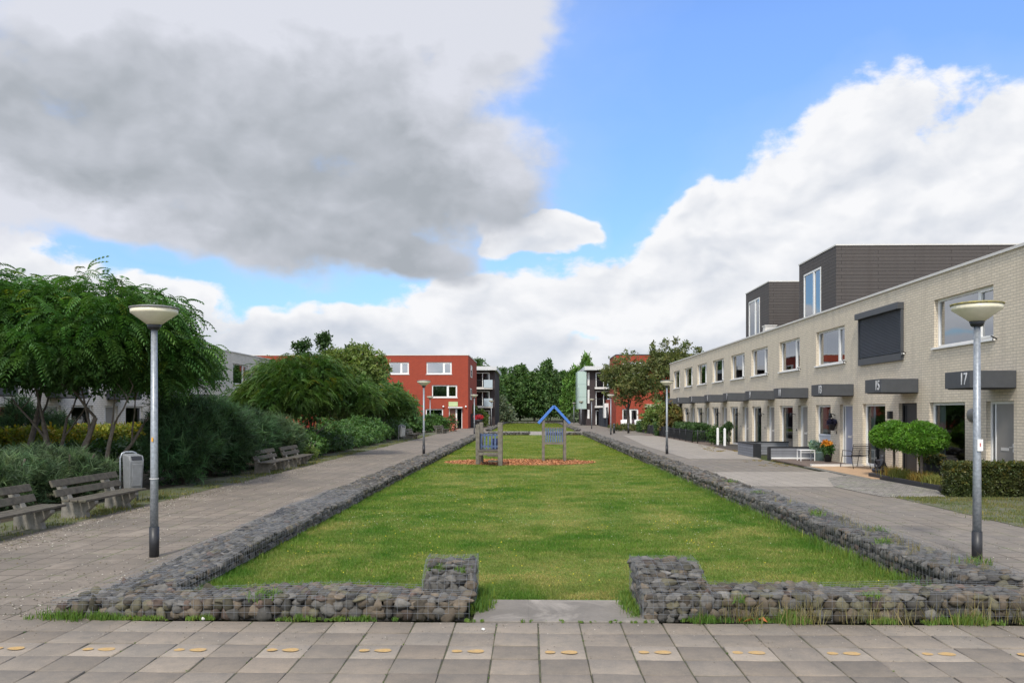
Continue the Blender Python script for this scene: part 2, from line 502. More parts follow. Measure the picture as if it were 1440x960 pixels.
def dome(name, blobs, n, size, m, parent, bottom, warm=.03, fill=5000):
    lobes = sublobes(blobs)
    p, d = blob_points(lobes, n, .70, bottom, .0, rng.uniform(0, 9))
    k = len(p)
    fw = d * np.array([1, 1, .35]) + rng.normal(size=d.shape) * .40; fw[:, 2] = fw[:, 2] * .5 - .08
    rot = basis(fw, np.tile(np.array([[0, 0, 1.]]), (k, 1)) + d * .5 + rng.normal(size=d.shape) * .18)
    cols = shade_cols(k, .55, 1.25)
    wm = rng.random(k) < warm * 2 * np.clip(d[:, 2] + .1, 0, 1); cols[wm] *= np.array((2.2, 1.3, .6))
    A = inst(*FROND, p, rot, size * rng.uniform(.7, 1.2, k), cols)
    q, e = blob_points([(b[0], b[1], b[2], b[3] * .86, b[4] * .86, b[5] * .80) for b in blobs], fill, .5, bottom + .15, 0)
    B = inst(*LEAFT[0], q, basis(e + rng.normal(size=e.shape) * .7, rng.normal(size=e.shape) * .4 + np.array([0, 0, 1.])), .17 * rng.uniform(.7, 1.3, len(q)), shade_cols(len(q), .55, 1.0))
    V, F, C = merge([A, B])
    return np_mesh(name, V, F, m, parent, C)

def fronded(name, blobs, n, size, m, parent, tpl=FROND, shell=.6, bottom=None, gap=.2, warm=.02, lo=.7, hi=1.25):
    p, d = blob_points(blobs, n, shell, bottom, gap, rng.uniform(0, 9))
    k = len(p)
    fw = d * np.array([1, 1, .45]) + rng.normal(size=d.shape) * .45
    fw[:, 2] = fw[:, 2] * .5 + .05
    up = np.tile(np.array([[0, 0, 1.]]), (k, 1)) + rng.normal(size=d.shape) * .22
    rot = basis(fw, up)
    top = np.clip((d[:, 2] + .1), 0, 1)
    cols = shade_cols(k, lo, hi)
    wm = rng.random(k) < warm * 2 * top
    cols[wm] *= np.array((2.4, 1.35, .6))
    V, F, C = inst(*tpl, p, rot, size * rng.uniform(.7, 1.25, k), cols)
    return np_mesh(name, V, F, m, parent, C)

def needled(name, blobs, n, size, m, parent, shell=.6, bottom=None, lo=.4, hi=1.9):
    p, d = blob_points(blobs + sublobes(blobs, 8, .38), n, shell, bottom, .12, rng.uniform(0, 9))
    fw = d * .8 + rng.normal(size=d.shape) * .3; fw[:, 2] += .75
    rot = basis(fw)
    V, F, C = inst(*NEED, p, rot, size * rng.uniform(.7, 1.3, len(p)), shade_cols(len(p), lo, hi))
    return np_mesh(name, V, F, m, parent, C)

def hedge_box(name, x0, x1, y0, y1, z0, z1, n, size, m, parent=None, lo=.6, hi=1.3, warm=0, warmc=(2, 1.3, .6), rough=.05, loc=None):
    dx, dy, dz = x1 - x0, y1 - y0, z1 - z0
    areas = np.array([dx * dy, dx * dz, dx * dz, dy * dz, dy * dz]); areas = areas / areas.sum()
    f = rng.choice(5, n, p=areas); u = rng.random((n, 3))
    p = np.array([x0, y0, z0]) + u * np.array([dx, dy, dz]); d = np.zeros((n, 3))
    for k, (ax, val, sg) in enumerate(((2, z1, 1), (1, y0, -1), (1, y1, 1), (0, x0, -1), (0, x1, 1))):
        s = f == k; p[s, ax] = val; d[s, ax] = sg
    p -= d * (rng.random((n, 1)) * rough * 2) - rng.normal(size=p.shape) * rough * .6
    cols = shade_cols(n, lo, hi)
    if warm:
        k = (rng.random(n) < warm * np.clip((p[:, 2] - z0) / dz * 1.5 - .4, 0, 1)); cols[k] *= np.array(warmc)
    rot = basis(d + rng.normal(size=p.shape) * .7, rng.normal(size=p.shape))
    parts = [inst(*LEAFT[0], p, rot, size * rng.uniform(.7, 1.3, n), cols)]
    i = rough * 2 + .02
    cv = np.array([(x, y, z) for z in (z0, z1 - i) for y in (y0 + i, y1 - i) for x in (x0 + i, x1 - i)])
    cf = np.array([(0, 2, 3, 1), (4, 5, 7, 6), (0, 1, 5, 4), (2, 6, 7, 3), (0, 4, 6, 2), (1, 3, 7, 5)])
    parts.append((cv, cf, np.ones((8, 3)) * .8))
    V, F, C = merge(parts)
    return np_mesh(name, V, F, m, parent, C, loc=loc)

def blades(name, px, py, pz, h, w, cols, m, parent=None, lean=.5, kind=None, label=None, seg=2):
    n = len(px)
    a = rng.uniform(0, 2 * np.pi, n); la = rng.uniform(0, 2 * np.pi, n); le = np.abs(rng.normal(0, lean, n)) * h
    b = np.stack([px, py, pz], 1)
    s = np.stack([np.cos(a) * w, np.sin(a) * w, np.zeros(n)], 1)
    t = b + np.stack([np.cos(la) * le, np.sin(la) * le, h / np.sqrt(1 + (le / h) ** 2 * .6)], 1)
    if seg == 1:
        V = np.stack([b - s, b + s, t], 1).reshape(-1, 3); F = np.arange(n * 3).reshape(n, 3); k = 3
    else:
        mid = b + np.stack([np.cos(la) * le * .35, np.sin(la) * le * .35, h * .6], 1)
        V = np.stack([b - s, b + s, mid + s * .75, mid - s * .75, t], 1).reshape(-1, 3); k = 5
        F = (np.arange(n)[:, None, None] * 5 + np.array([(0, 1, 2), (0, 2, 3), (3, 2, 4)])[None]).reshape(-1, 3)
    C = np.repeat(cols[:, None], k, 1).reshape(-1, 3)
    o = np_mesh(name, V, F, m, parent, C)
    if kind: tag(o, label, None, None, kind)
    return o

# ------------------------------------------------------------------ wood
def limbs(mb, p, d, length, r, depth, spread=.7, up=.15, bend=.25, n=6, kidsn=(2, 3)):
    p = Vector(p); d = Vector(d).normalized()
    pts = [p.copy()]; rs = [r]
    q = p.copy(); dd = d.copy()
    for i in range(4):
        dd = (dd + Vector((random.gauss(0, bend), random.gauss(0, bend), random.gauss(0, bend * .6) + up)) * .5).normalized()
        q = q + dd * length / 4
        pts.append(q.copy()); rs.append(r * (1 - .13 * (i + 1)))
    mb.tube(pts, rs, n, caps=depth == 0)
    if depth > 0:
        for k in range(random.randint(*kidsn)):
            nd = (dd + Vector((random.gauss(0, spread), random.gauss(0, spread), random.uniform(-.15, .5) * spread))).normalized()
            limbs(mb, q if k == 0 else pts[-2], nd, length * random.uniform(.65, .85), rs[-1] * .72, depth - 1, spread, up, bend, max(4, n - 1), kidsn)

# ------------------------------------------------------------------ the ground
def sheet(name, x0, x1, y0, y1, z, m, kind='structure', label=None):
    b = MB().quad((x0, y0, z), (x1, y0, z), (x1, y1, z), (x0, y1, z))
    o = b.build(name, m)
    return tag(o, label, None, None, kind)

sheet('ground', -900, 900, -300, 1500, -.05, M_GROUND)
sheet('plaza', -40, 40, -30, 8.16, -.012, M_PAVE)
sheet('path', -8.45, -4.3, 8.16, 150, -.004, M_PATHL)
sheet('path', 5.0, 9.9, 8.16, 175, -.004, M_PATHR)
sheet('path', -4.3, 5.0, 72.6, 86, -.008, M_PATHC)
sheet('path', -40, -8.45, 84, 92, -.004, M_PATHL)
sheet('path', 9.9, 40, 76, 92, -.004, M_PATHR)
# cleaner, paler stretches of the house-side path
def patch(name, pts, z, m):
    o = MB().add([(x, y, z) for x, y in pts], [tuple(range(len(pts)))]).build(name, m)
    return tag(o, None, None, None, 'structure')
patch('pavement_patch', [(5.25, 23.2), (9.9, 22.8), (10.14, 28.8), (5.25, 28.4)], .001, M_PATHC)
patch('pavement_patch', [(6.9, 36.4), (10.0, 36.2), (10.6, 42.8), (10.6, 70), (8.0, 72), (6.9, 50)], .001, M_PATHC)
patch('cobble_strip', [(8.5, 20.3), (10.0, 20.3), (10.62, 22.0), (10.55, 26.4), (10.2, 27.0), (9.2, 26.0), (8.3, 23.0)], .005, M_COBBLE)
sheet('verge', -9.75, -8.45, 8.16, 84, .0, M_VERGE)
sheet('verge', 8.75, 12.4, 9.0, 20.25, .004, M_VERGE)
sheet('planting_bed', -20.9, -9.75, 8.16, 84, -.002, M_SOIL)
sheet('path', -16, -9.75, 20.2, 21.8, .002, M_VERGE)
sheet('lawn', -3.95, 4.75, 8.8, 72.6, .0, M_LAWN)
sheet('lawn', -4.3, 5.0, 86, 140, .0, M_LAWN)
sheet('meadow', -60, 60, 150, 190, -.01, M_GROUND)
sheet('front_garden', 9.9, 12.4, 43, 76, .0, M_BRICKPAT)

# threshold slab between the two gabion returns
o = MB().box(-.56, 1.26, 8.17, 9.1, -.02, .012).build('threshold_slab', M_SLAB, bevel=.006); tag(o, None, None, None, 'structure')

# real paving slabs in the foreground
def paving():
    V = []; F = []; C = []
    for r in range(14):
        for k in range(-24, 24):
            x0 = .08 + .4 * k; y1 = 8.16 - .4 * r
            g = .0065
            z = rng.normal(0, .0018); tx, ty = rng.normal(0, .004, 2); jx, jy = rng.normal(0, .0022, 2)
            base = rng.uniform(.80, 1.08); tint = rng.normal(.012, .010)
            foot = (r == 2 and k % 2 == 0)
            if foot: base = 1.26 + rng.normal(0, .02)
            col = np.array([base * (1 + tint), base, base * (1 - tint)])
            o = len(V); ins = .006
            for (i, zz, c) in ((0, -.03, 1), (0, 0, 1), (ins, .004, 1)):
                for (u, v) in ((0, 0), (1, 0), (1, 1), (0, 1)):
                    x = x0 + g + i + u * (.4 - 2 * g - 2 * i) + jx; y = y1 - .4 + g + i + v * (.4 - 2 * g - 2 * i) + jy
                    V.append((x, y, z + zz + tx * (u - .5) + ty * (v - .5) - .004)); C.append(col)
            for a in (0, 4):
                for q in range(4): F.append((o + a + q, o + a + (q + 1) % 4, o + a + 4 + (q + 1) % 4, o + a + 4 + q))
            F.append((o + 8, o + 9, o + 10, o + 11))
    m, nt, out = newmat('slab_concrete')
    at = N(nt, 'ShaderNodeAttribute', attribute_name='Col')
    tc = N(nt, 'ShaderNodeTexCoord').outputs['Object']
    n1 = noise(nt, tc, 1.6, 7, .7, .4); n2 = noise(nt, tc, 55, 5, .75); n3 = noise(nt, tc, 7, 6, .7); n4 = noise(nt, tc, 130, 2)
    c = mixc(nt, ramp(nt, n1, .36, .66), (.285, .240, .190), (.225, .196, .162))
    c = mixc(nt, ramp(nt, n2, .32, .68, 0, .45), c, (.14, .128, .11))
    c = mixc(nt, ramp(nt, n3, .46, .68, 0, .5), c, (.15, .138, .12))
    n5 = noise(nt, tc, .7, 8, .72, .8)
    c = mixc(nt, ramp(nt, n5, .50, .66, 0, .5), c, (.13, .12, .105))
    c = mixc(nt, ramp(nt, n4, .66, .76, 0, .55), c, (.55, .53, .49))
    c = mixc(nt, 1.0, c, at.outputs['Color'], 'MULTIPLY')
    p = N(nt, 'ShaderNodeBsdfPrincipled', i_Roughness=.85); p.inputs['Specular IOR Level'].default_value = .3
    L(nt, c, p.inputs['Base Color']); L(nt, bump(nt, n2, .5, .004), p.inputs['Normal']); L(nt, p.outputs[0], out.inputs[0])
    o = np_mesh('paving', np.array(V), np.array(F), m, None, np.array(C))
    tag(o, None, None, None, 'structure')
    # joint filling under the slabs
    j = sheet('joint_sand', -9.6, 9.7, 2.6, 8.16, -.0105, mat('joint_soil', (.075, .068, .055), .95, .4, 14, col2=(.10, .105, .05)))
    # painted yellow foot marks, one on every second slab of the third row
    for k in range(-12, 13):
        xc = .08 + .8 * k + .2; yc = 8.16 - 1.0
        mb = MB()
        jit = random.uniform(-.012, .012)
        for (cx, rx, ry, egg) in ((-.105, .046, .040, -.1), (.055, .074, .050, .22)):
            n = 22; vs = []
            for i in range(n):
                a = 2 * math.pi * i / n
                e = 1 + egg * math.cos(a)
                vs.append((xc + cx + rx * math.cos(a) + random.uniform(-.002, .002), yc + jit + ry * e * math.sin(a), .0052))
            mb.add(vs, [tuple(range(n))])
        mb.build('footprint_marking', M_YELLOW, o)
paving()

# ------------------------------------------------------------------ gabions
def ico(sub):
    import bmesh
    b = bmesh.new(); bmesh.ops.create_icosphere(b, subdivisions=sub, radius=1)
    V = np.array([v.co[:] for v in b.verts]); F = np.array([[v.index for v in f.verts] for f in b.faces]); b.free()
    return V, F
ICO2, ICO3 = ico(2), ico(3)

def rocks(pos, size, cols, hi=False, flat=(1, 1, 1)):
    """angular stones: radial cut by random planes"""
    TV, TF = ICO3 if hi else ICO2
    n = len(pos); k = 9
    base = np.array([(1, 0, 0), (-1, 0, 0), (0, 1, 0), (0, -1, 0), (0, 0, 1), (0, 0, -1), (1, 1, 1), (-1, 1, -1), (1, -1, -1)], float)
    pn = base[None] / np.linalg.norm(base, axis=1)[None, :, None] + rng.normal(0, .30, (n, k, 3)); pn /= np.linalg.norm(pn, axis=2, keepdims=True)
    pd = rng.uniform(.44, .72, (n, k)); pd[:, 6:] += .06
    dots = np.einsum('nkj,vj->nkv', pn, TV)
    r = np.min(np.where(dots > .05, pd[:, :, None] / np.maximum(dots, .05), 9), axis=1)
    r = np.minimum(r, 1.0)
    P = TV[None] * r[:, :, None]
    ax = rng.uniform(.75, 1.25, (n, 3)) * np.array(flat)
    rot = basis(rng.normal(size=(n, 3)))
    P = np.einsum('nij,nvj->nvi', rot, P) * (ax * size[:, None])[:, None, :] + pos[:, None, :]
    F = (TF[None] + (np.arange(n) * len(TV))[:, None, None]).reshape(-1, 3)
    C = np.repeat(cols[:, None, :], len(TV), 1).reshape(-1, 3)
    return P.reshape(-1, 3), F, C

def stone_cols(n, warm=.15):
    v = rng.uniform(.055, .205, n)
    c = np.stack([v * 1.06, v, v * .90], 1)
    k = rng.random(n)
    a = k < warm; c[a] *= np.array([1.18, 1.0, .80])
    b = (k > .94) & (k < .94 + warm * .2); c[b] *= np.array([1.2, .88, .76])
    d = (k > .88) & (k < .93); c[d] *= 1.45
    e = (k > .5) & (k < .5 + warm * .5); c[e] *= np.array([1.08, 1.04, .74])
    return c

def face_grid(a0, a1, b0, b1, s):
    na = max(1, int(round((a1 - a0) / s))); nb = max(1, int(round((b1 - b0) / s)))
    A, B = np.meshgrid(np.arange(na), np.arange(nb), indexing='ij')
    A = A + .5 + (B % 2) * .25 - .12
    A = (A.ravel() + rng.uniform(-.25, .25, na * nb)) / na * (a1 - a0) + a0
    B = (B.ravel() + .5 + rng.uniform(-.2, .2, na * nb)) / nb * (b1 - b0) + b0
    return A, B

def gabion(label, x0, x1, y0, y1, t, s, sides, hero=None, wires=None, hi=False, warm=.15, slope=None, group=None, warp=None):
    g = thing('gabion_wall', label, 'gabion wall', ((x0 + x1) / 2, y0, 0), 0, group)
    ox, oy = (x0 + x1) / 2, y0
    parts = []
    def top(x, y):
        return t if slope is None else slope(x, y)
    def add(pos, size, flat):
        parts.append(rocks(pos, size, stone_cols(len(pos), warm), hi, flat))
    a, b = face_grid(x0 + s * .25, x1 - s * .25, y0 + s * .25, y1 - s * .25, s * .82)
    z = np.array([top(x, y) for x, y in zip(a, b)])
    add(np.stack([a, b, z - s * .33 + rng.normal(0, s * .06, len(a))], 1), s * rng.uniform(.58, .84, len(a)), (1, 1, .5))
    for sd in sides:
        if sd in 'WE':
            X = x0 if sd == 'W' else x1; sg = 1 if sd == 'W' else -1
            a, b = face_grid(y0 + s * .25, y1 - s * .25, 0, t - s * .3, s * .85)
            zz = b * np.array([top(X, y) for y in a]) / t
            pos = np.stack([X + sg * s * .32 + rng.normal(0, s * .05, len(a)), a, zz], 1); fl = (.62, 1, 1)
        else:
            Y = y0 if sd == 'S' else y1; sg = 1 if sd == 'S' else -1
            a, b = face_grid(x0 + s * .25, x1 - s * .25, 0, t - s * .3, s * .85)
            zz = b * np.array([top(x, Y) for x in a]) / t
            pos = np.stack([a, Y + sg * s * .32 + rng.normal(0, s * .05, len(a)), zz], 1); fl = (1, .62, 1)
        if hero == sd:
            for i in range(len(pos)):
                V, F, C = rocks(pos[i:i + 1] - np.array([ox, oy, 0]), np.array([s * rng.uniform(.56, .90)]), stone_cols(1, .5), False, fl)
                np_mesh('stone', V, F, M_STONE, g, C)
        else:
            add(pos, s * rng.uniform(.52, .80, len(pos)), fl)
    V, F, C = merge(parts)
    V = V - np.array([ox, oy, 0])
    V[:, 2] = np.maximum(V[:, 2], -.03)
    st = np_mesh('stone_fill', V, F, M_STONE, g, C); st['kind'] = 'stuff'
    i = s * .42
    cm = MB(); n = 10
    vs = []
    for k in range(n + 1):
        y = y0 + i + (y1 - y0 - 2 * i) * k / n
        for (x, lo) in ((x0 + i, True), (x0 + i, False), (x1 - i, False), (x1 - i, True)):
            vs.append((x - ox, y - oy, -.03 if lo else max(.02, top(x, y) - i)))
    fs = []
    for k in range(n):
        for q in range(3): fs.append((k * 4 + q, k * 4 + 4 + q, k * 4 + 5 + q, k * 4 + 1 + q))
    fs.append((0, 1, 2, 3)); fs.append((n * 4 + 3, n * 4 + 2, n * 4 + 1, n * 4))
    cm.add(vs, fs); cm.build('gap_shade_core', M_GAPSHADE, g)  # inner box blocks the view through and paints the stone gaps dark
    if wires:
        ya, yb, st_ = wires
        w = MB(); r = .0014
        def T(x, y): return top(min(max(x, x0), x1), y) + .012 + random.uniform(-.006, .006)
        def bar(a, b): w.tube([(p[0] - ox, p[1] - oy, p[2]) for p in (a, b)], r, 3, caps=False, smooth=False)
        y = ya
        while y <= yb + 1e-6:      # cross wires over the top and down the long sides
            xs = [x0 - .008, x0 + (x1 - x0) * .33, x0 + (x1 - x0) * .66, x1 + .008]
            for q in range(3): bar((xs[q], y, T(xs[q], y)), (xs[q + 1], y, T(xs[q + 1], y)))
            for sd in sides:
                if sd in 'WE':
                    X = x0 - .008 if sd == 'W' else x1 + .008
                    bar((X, y, 0), (X, y, top(X, y) + .01))
            y += st_
        nx = max(2, int((x1 - x0) / st_))
        for k in range(nx + 1):
            x = x0 + (x1 - x0) * k / nx; m_ = 8
            for q in range(m_):
                a = ya + (yb - ya) * q / m_; b = ya + (yb - ya) * (q + 1) / m_
                bar((x, a, T(x, a)), (x, b, T(x, b)))
            for sd in sides:
                if sd == 'S': bar((x, y0 - .008, 0), (x, y0 - .008, top(x, y0) + .01))
                if sd == 'N': bar((x, y1 + .008, 0), (x, y1 + .008, top(x, y1) + .01))
        for z in (.06, .13, .20, .27):
            if z > t: break
            for sd in sides:
                if sd == 'S': bar((x0, y0 - .01, z), (x1, y0 - .01, z))
                if sd == 'W': bar((x0 - .01, ya, z), (x0 - .01, yb, z))
                if sd == 'E': bar((x1 + .01, ya, z), (x1 + .01, yb, z))
        w.build('wire_mesh', M_WIRE, g)
    return g

def slL(x, y): return .20 + .035 * math.sin(x * 2.1) + (.02 if x > -2 else 0) - (.07 if x < -4.4 else 0)
def slR(x, y): return .26 + .02 * math.sin(x * 3.3)
gabion('low gabion wall of brown and grey stones along the paving, left of the opening', -4.78, -.60, 8.27, 8.92, .22, .122, 'SN', hero='S', wires=(8.27, 8.92, .1), hi=True, warm=.3, slope=slL)
gabion('low weedy gabion wall along the paving, right of the opening', 1.75, 5.6, 8.27, 8.87, .27, .130, 'SN', hero='S', wires=(8.27, 8.87, .1), hi=True, warm=.3, slope=slR)
gabion('square raised gabion block at the left end of the grass entrance', -1.12, -.585, 8.72, 9.42, .44, .13, 'SEWN', wires=(8.72, 9.42, .075), hi=True, warm=.15, slope=lambda x, y: .44 - max(0, (9.02 - y)) * .5 + .01 * math.sin(x * 9))
gabion('slumped raised gabion block at the right end of the grass entrance', 1.12, 1.80, 8.27, 9.40, .42, .12, 'SEWN', wires=(8.27, 9.40, .09), hi=True, warm=.2, slope=lambda x, y: .24 + .20 * min(1, max(0, (y - 8.3) / .65)))
def slLL(x, y): return .25 + .02 * math.sin(y * 1.7) - (.06 * max(0, 1 - (y - 8.9) / 3) if y < 11.9 else 0) - (.05 if x < -4.3 and y < 13 else 0)
gabion('long grey gabion wall between the left path and the lawn', -4.62, -3.80, 8.9, 34, .26, .118, 'EW', wires=(8.9, 19, .085), hi=False, warm=.1, slope=slLL)
gabion('far stretch of the grey gabion wall beside the left path', -4.45, -3.80, 34, 72.4, .28, .20, 'EW', warm=.08)
gabion('long grey gabion wall between the lawn and the house side path', 4.52, 5.2, 8.85, 34, .34, .122, 'EW', wires=(8.85, 19, .085), hi=False, warm=.15, slope=lambda x, y: .33 + .02 * math.sin(y * 2.2))
gabion('far stretch of the gabion wall beside the house side path', 4.52, 5.2, 34, 72.4, .34, .20, 'EW', warm=.08)
gabion('dark low gabion wall closing the far end of the lawn, left of its gap', -3.8, .05, 71.9, 72.6, .28, .2, 'S', warm=.05)
gabion('dark low gabion wall closing the far end of the lawn, right of its gap', 1.35, 4.5, 71.9, 72.6, .28, .2, 'S', warm=.05)
gabion('gabion wall on the left edge of the second lawn', -4.6, -3.9, 86, 138, .28, .3, 'E', warm=.05)
gabion('gabion wall on the right edge of the second lawn', 4.6, 5.3, 86, 138, .28, .3, 'W', warm=.05)
gabion('gabion wall closing the second lawn before the trees', -4.6, 5.3, 138.2, 139, .3, .3, 'S', warm=.05)

# ------------------------------------------------------------------ lawn grass, weeds, flowers
def lawn_grass():
    m = leafmat('grass_blade', (.10, .228, .022), .4, .6, hue2=(.215, .275, .052))
    G = rng.random((256, 256))
    def vn(x, y):
        xi = np.floor(x).astype(int); yi = np.floor(y).astype(int); fx = x - xi; fy = y - yi
        fx = fx * fx * (3 - 2 * fx); fy = fy * fy * (3 - 2 * fy)
        g = lambda a, b: G[a % 256, b % 256]
        return (g(xi, yi) * (1 - fx) + g(xi + 1, yi) * fx) * (1 - fy) + (g(xi, yi + 1) * (1 - fx) + g(xi + 1, yi + 1) * fx) * fy
    def noise2(x, y):
        return 2.6 * (.42 * vn(x * .55, y * .38) + .28 * vn(x * 1.5 + 31, y * 1.1) + .18 * vn(x * 4.1 + 7, y * 3.3) + .12 * vn(x * 11, y * 9 + 3) - .5)
    def noise2_old(x, y):
        return (np.sin(x * 1.3 + 1.1 * np.sin(y * .8)) + np.sin(y * .9 + 1.7 * np.sin(x * .6 + 2)) + .7 * np.sin(x * 3.1 + y * 2.3) + .5 * np.sin(y * 5.1 - x * 4.2)) / 3.2
    def region(n, y0, y1, h0, w0):
        u = rng.random(n)
        y = 1 / (1 / y0 + u * (1 / y1 - 1 / y0)); x = rng.uniform(-3.85, 4.6, n)
        bark = (((x + .4) / 3.0) ** 2 + ((y - 33.7) / 2.0) ** 2 < 1) & (rng.random(n) > .12)
        ent = (np.abs(x - .35) < .95) & (y < 9.15)
        blk = ((x > -1.15) & (x < -.55) & (y < 9.45)) | ((x > 1.1) & (x < 1.85) & (y < 9.45))
        k = ~(bark | ent | blk); x, y = x[k], y[k]; n = len(x)
        q = noise2(x, y)
        edge = np.exp(-np.minimum(x + 3.85, 4.6 - x) / .35) + np.exp(-(y - 8.85) / .3)
        h = h0 * (.75 + .5 * q + 1.0 * np.clip(edge, 0, 1)) * rng.uniform(.5, 1.3, n)
        h = np.maximum(h, .012)
        v = rng.uniform(.65, 1.3, n)
        dry = np.clip(.42 - q * 1.25 - edge, 0, 1) * rng.random(n) ** .5
        worn = np.exp(-((x - .35) / 1.1) ** 2 - ((y - 9.2) / 1.2) ** 2) + .8 * np.exp(-((x - .2) / 2.2) ** 2 - ((y - 30.5) / 1.6) ** 2)
        dry = np.clip(dry + worn * .6 * rng.random(n), 0, 1)
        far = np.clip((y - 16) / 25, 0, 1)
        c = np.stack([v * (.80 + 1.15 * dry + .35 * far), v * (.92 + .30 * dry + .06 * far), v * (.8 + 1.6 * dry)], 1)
        st = rng.random(n) < .05 + .12 * dry; c[st] = np.stack([v * 2.1, v * 1.25, v * 3.0], 1)[st]
        return x, y, h, w0 * (y / y0) ** .6 * rng.uniform(.6, 1.3, n), c
    x, y, h, w, c = region(420000, 8.85, 30, .042, .0050)
    blades('lawn_grass', x, y, np.zeros(len(x)), h, w, c, m, lean=.8, kind='stuff', label='mown lawn grass between the gabion walls', seg=1)
    x, y, h, w, c = region(90000, 30, 72, .045, .012)
    blades('lawn_grass', x, y, np.zeros(len(x)), h, w, c, m, seg=1, lean=.7, kind='stuff', label='far lawn grass beyond the playground')
    n = 26000; x = rng.uniform(-4, 4.7, n); y = rng.uniform(86, 138, n); v = rng.uniform(.7, 1.3, n)
    blades('lawn_grass', x, y, np.zeros(n), rng.uniform(.05, .14, n), np.full(n, .03), np.stack([v * 1.25, v * 1.0, v], 1), m, kind='stuff', label='grass of the second lawn')
    # flowers: tiny heads on the lawn
    def heads(name, n, y0, y1, size, col, lab, clump, z=.05):
        cx = rng.uniform(-3.6, 4.3, clump); cy = 1 / (1 / y0 + rng.random(clump) * (1 / y1 - 1 / y0))
        i = rng.integers(0, clump, n); sp = rng.uniform(.15, .9, clump)
        x = cx[i] + rng.normal(0, 1, n) * sp[i]; y = cy[i] + rng.normal(0, 1, n) * sp[i] * 1.5
        k = (x > -3.7) & (x < 4.45) & (y > 9.5) & ~(((x + .4) / 3.1) ** 2 + ((y - 33.6) / 2.5) ** 2 < 1); x, y = x[k], y[k]; n = len(x)
        TV = np.array([(1, 0, 0), (.3, .95, .0), (-.8, .6, 0), (-.8, -.6, 0), (.3, -.95, 0), (0, 0, .8)], float)
        TF = np.array([(0, 1, 5), (1, 2, 5), (2, 3, 5), (3, 4, 5), (4, 0, 5)])
        rot = np.tile(np.eye(3)[None], (n, 1, 1))
        V, F, C = inst(TV, TF, np.stack([x, y, np.full(n, z) * rng.uniform(.5, 1.2, n)], 1), rot, size * rng.uniform(.6, 1.3, n) * (1 + (y - 9) / 40), np.ones((n, 3)))
        o = np_mesh(name, V, F, mat(name + '_petal', col, .8, .1, 5)); tag(o, lab, None, None, 'stuff')
    heads('clover_flowers', 420, 11, 34, .0065, (.50, .52, .38), 'white clover heads dotted over the lawn', 13)
    heads('yellow_flowers', 260, 9.5, 26, .0075, (.72, .58, .02), 'small yellow flowers dotted over the lawn', 18)
lawn_grass()

M_WEED = leafmat('weed_leaf', (.11, .215, .036), .35, .6, hue2=(.16, .25, .05))
M_VGRASS = leafmat('verge_grass', (.115, .165, .045), .3, .65, hue2=(.185, .19, .075))
M_DRYGRASS = leafmat('dry_grass', (.23, .20, .09), .3, .7)
def tufts(name, spots, per, h, spread, w, m, lab, lo=.7, hi=1.3, lean=.45, warm=0):
    """spots: (x, y, z, scale)"""
    s = np.array(spots, float); i = np.repeat(np.arange(len(s)), per); n = len(i)
    x = s[i, 0] + rng.normal(0, spread, n) * s[i, 3]; y = s[i, 1] + rng.normal(0, spread, n) * s[i, 3]
    hh = h * s[i, 3] * rng.uniform(.35, 1.2, n)
    return blades(name, x, y, s[i, 2], hh, np.full(n, w) * rng.uniform(.6, 1.3, n), shade_cols(n, lo, hi, warm, (1.5, 1.1, .8)), m, lean=lean, kind='stuff', label=lab)

sp = []
def patchy(x): return (math.sin(x * 3.1 + 1) + math.sin(x * 7.3) * .8 + math.sin(x * 13.7 + 2) * .5) / 2.3
for k in range(20): sp.append((rng.uniform(-5.0, -4.2), 8.20 + rng.normal(0, .03), 0, rng.uniform(.6, 1.2)))
for k in range(130):
    x = rng.uniform(-4.3, -.6); q = patchy(x)
    if q > -.1: sp.append((x, 8.20 + rng.normal(0, .02), 0, (.3 + .6 * q) * rng.uniform(.6, 1.2)))
for k in range(22): sp.append((rng.uniform(-.6, 1.2), 8.175 + rng.normal(0, .01), 0, rng.uniform(.15, .35)))
for k in range(200):
    x = rng.uniform(1.3, 5.6); q = patchy(x + 2)
    if q > -.25: sp.append((x, 8.21 + rng.normal(0, .025), 0, (.55 + .8 * q) * rng.uniform(.5, 1.25)))
tufts('weeds', sp, 30, .10, .035, .0042, M_WEED, 'weeds growing along the foot of the front gabion walls', warm=.08)
sp = [(x, rng.uniform(8.14, 8.26), 0, rng.uniform(.8, 1.3)) for x in rng.uniform(1.5, 5.5, 46)]
tufts('dry_weeds', sp, 12, .26, .05, .0028, M_DRYGRASS, 'dry grass stalks before the right front gabion wall', lean=.6)
sp = []
for k in range(200): sp.append((4.47 + rng.normal(0, .05), 9 + 22 * rng.random() ** 1.6, 0, rng.uniform(.5, 1.5)))
for k in range(110): sp.append((-3.76 + rng.normal(0, .04), 9 + 22 * rng.random() ** 1.5, 0, rng.uniform(.3, .8)))
for k in range(50): sp.append((rng.uniform(1.9, 4.5), 8.95 + rng.normal(0, .04), 0, rng.uniform(.6, 1.2)))
for k in range(36): sp.append((-.50 + rng.normal(0, .03), rng.uniform(8.5, 9.4), 0, rng.uniform(.4, 1.0)))
for k in range(36): sp.append((1.06 + rng.normal(0, .03), rng.uniform(8.35, 9.4), 0, rng.uniform(.4, 1.0)))
tufts('tall_grass', sp, 26, .14, .06, .0045, M_WEED, 'taller grass and weeds against the inside of the gabion walls', warm=.10)
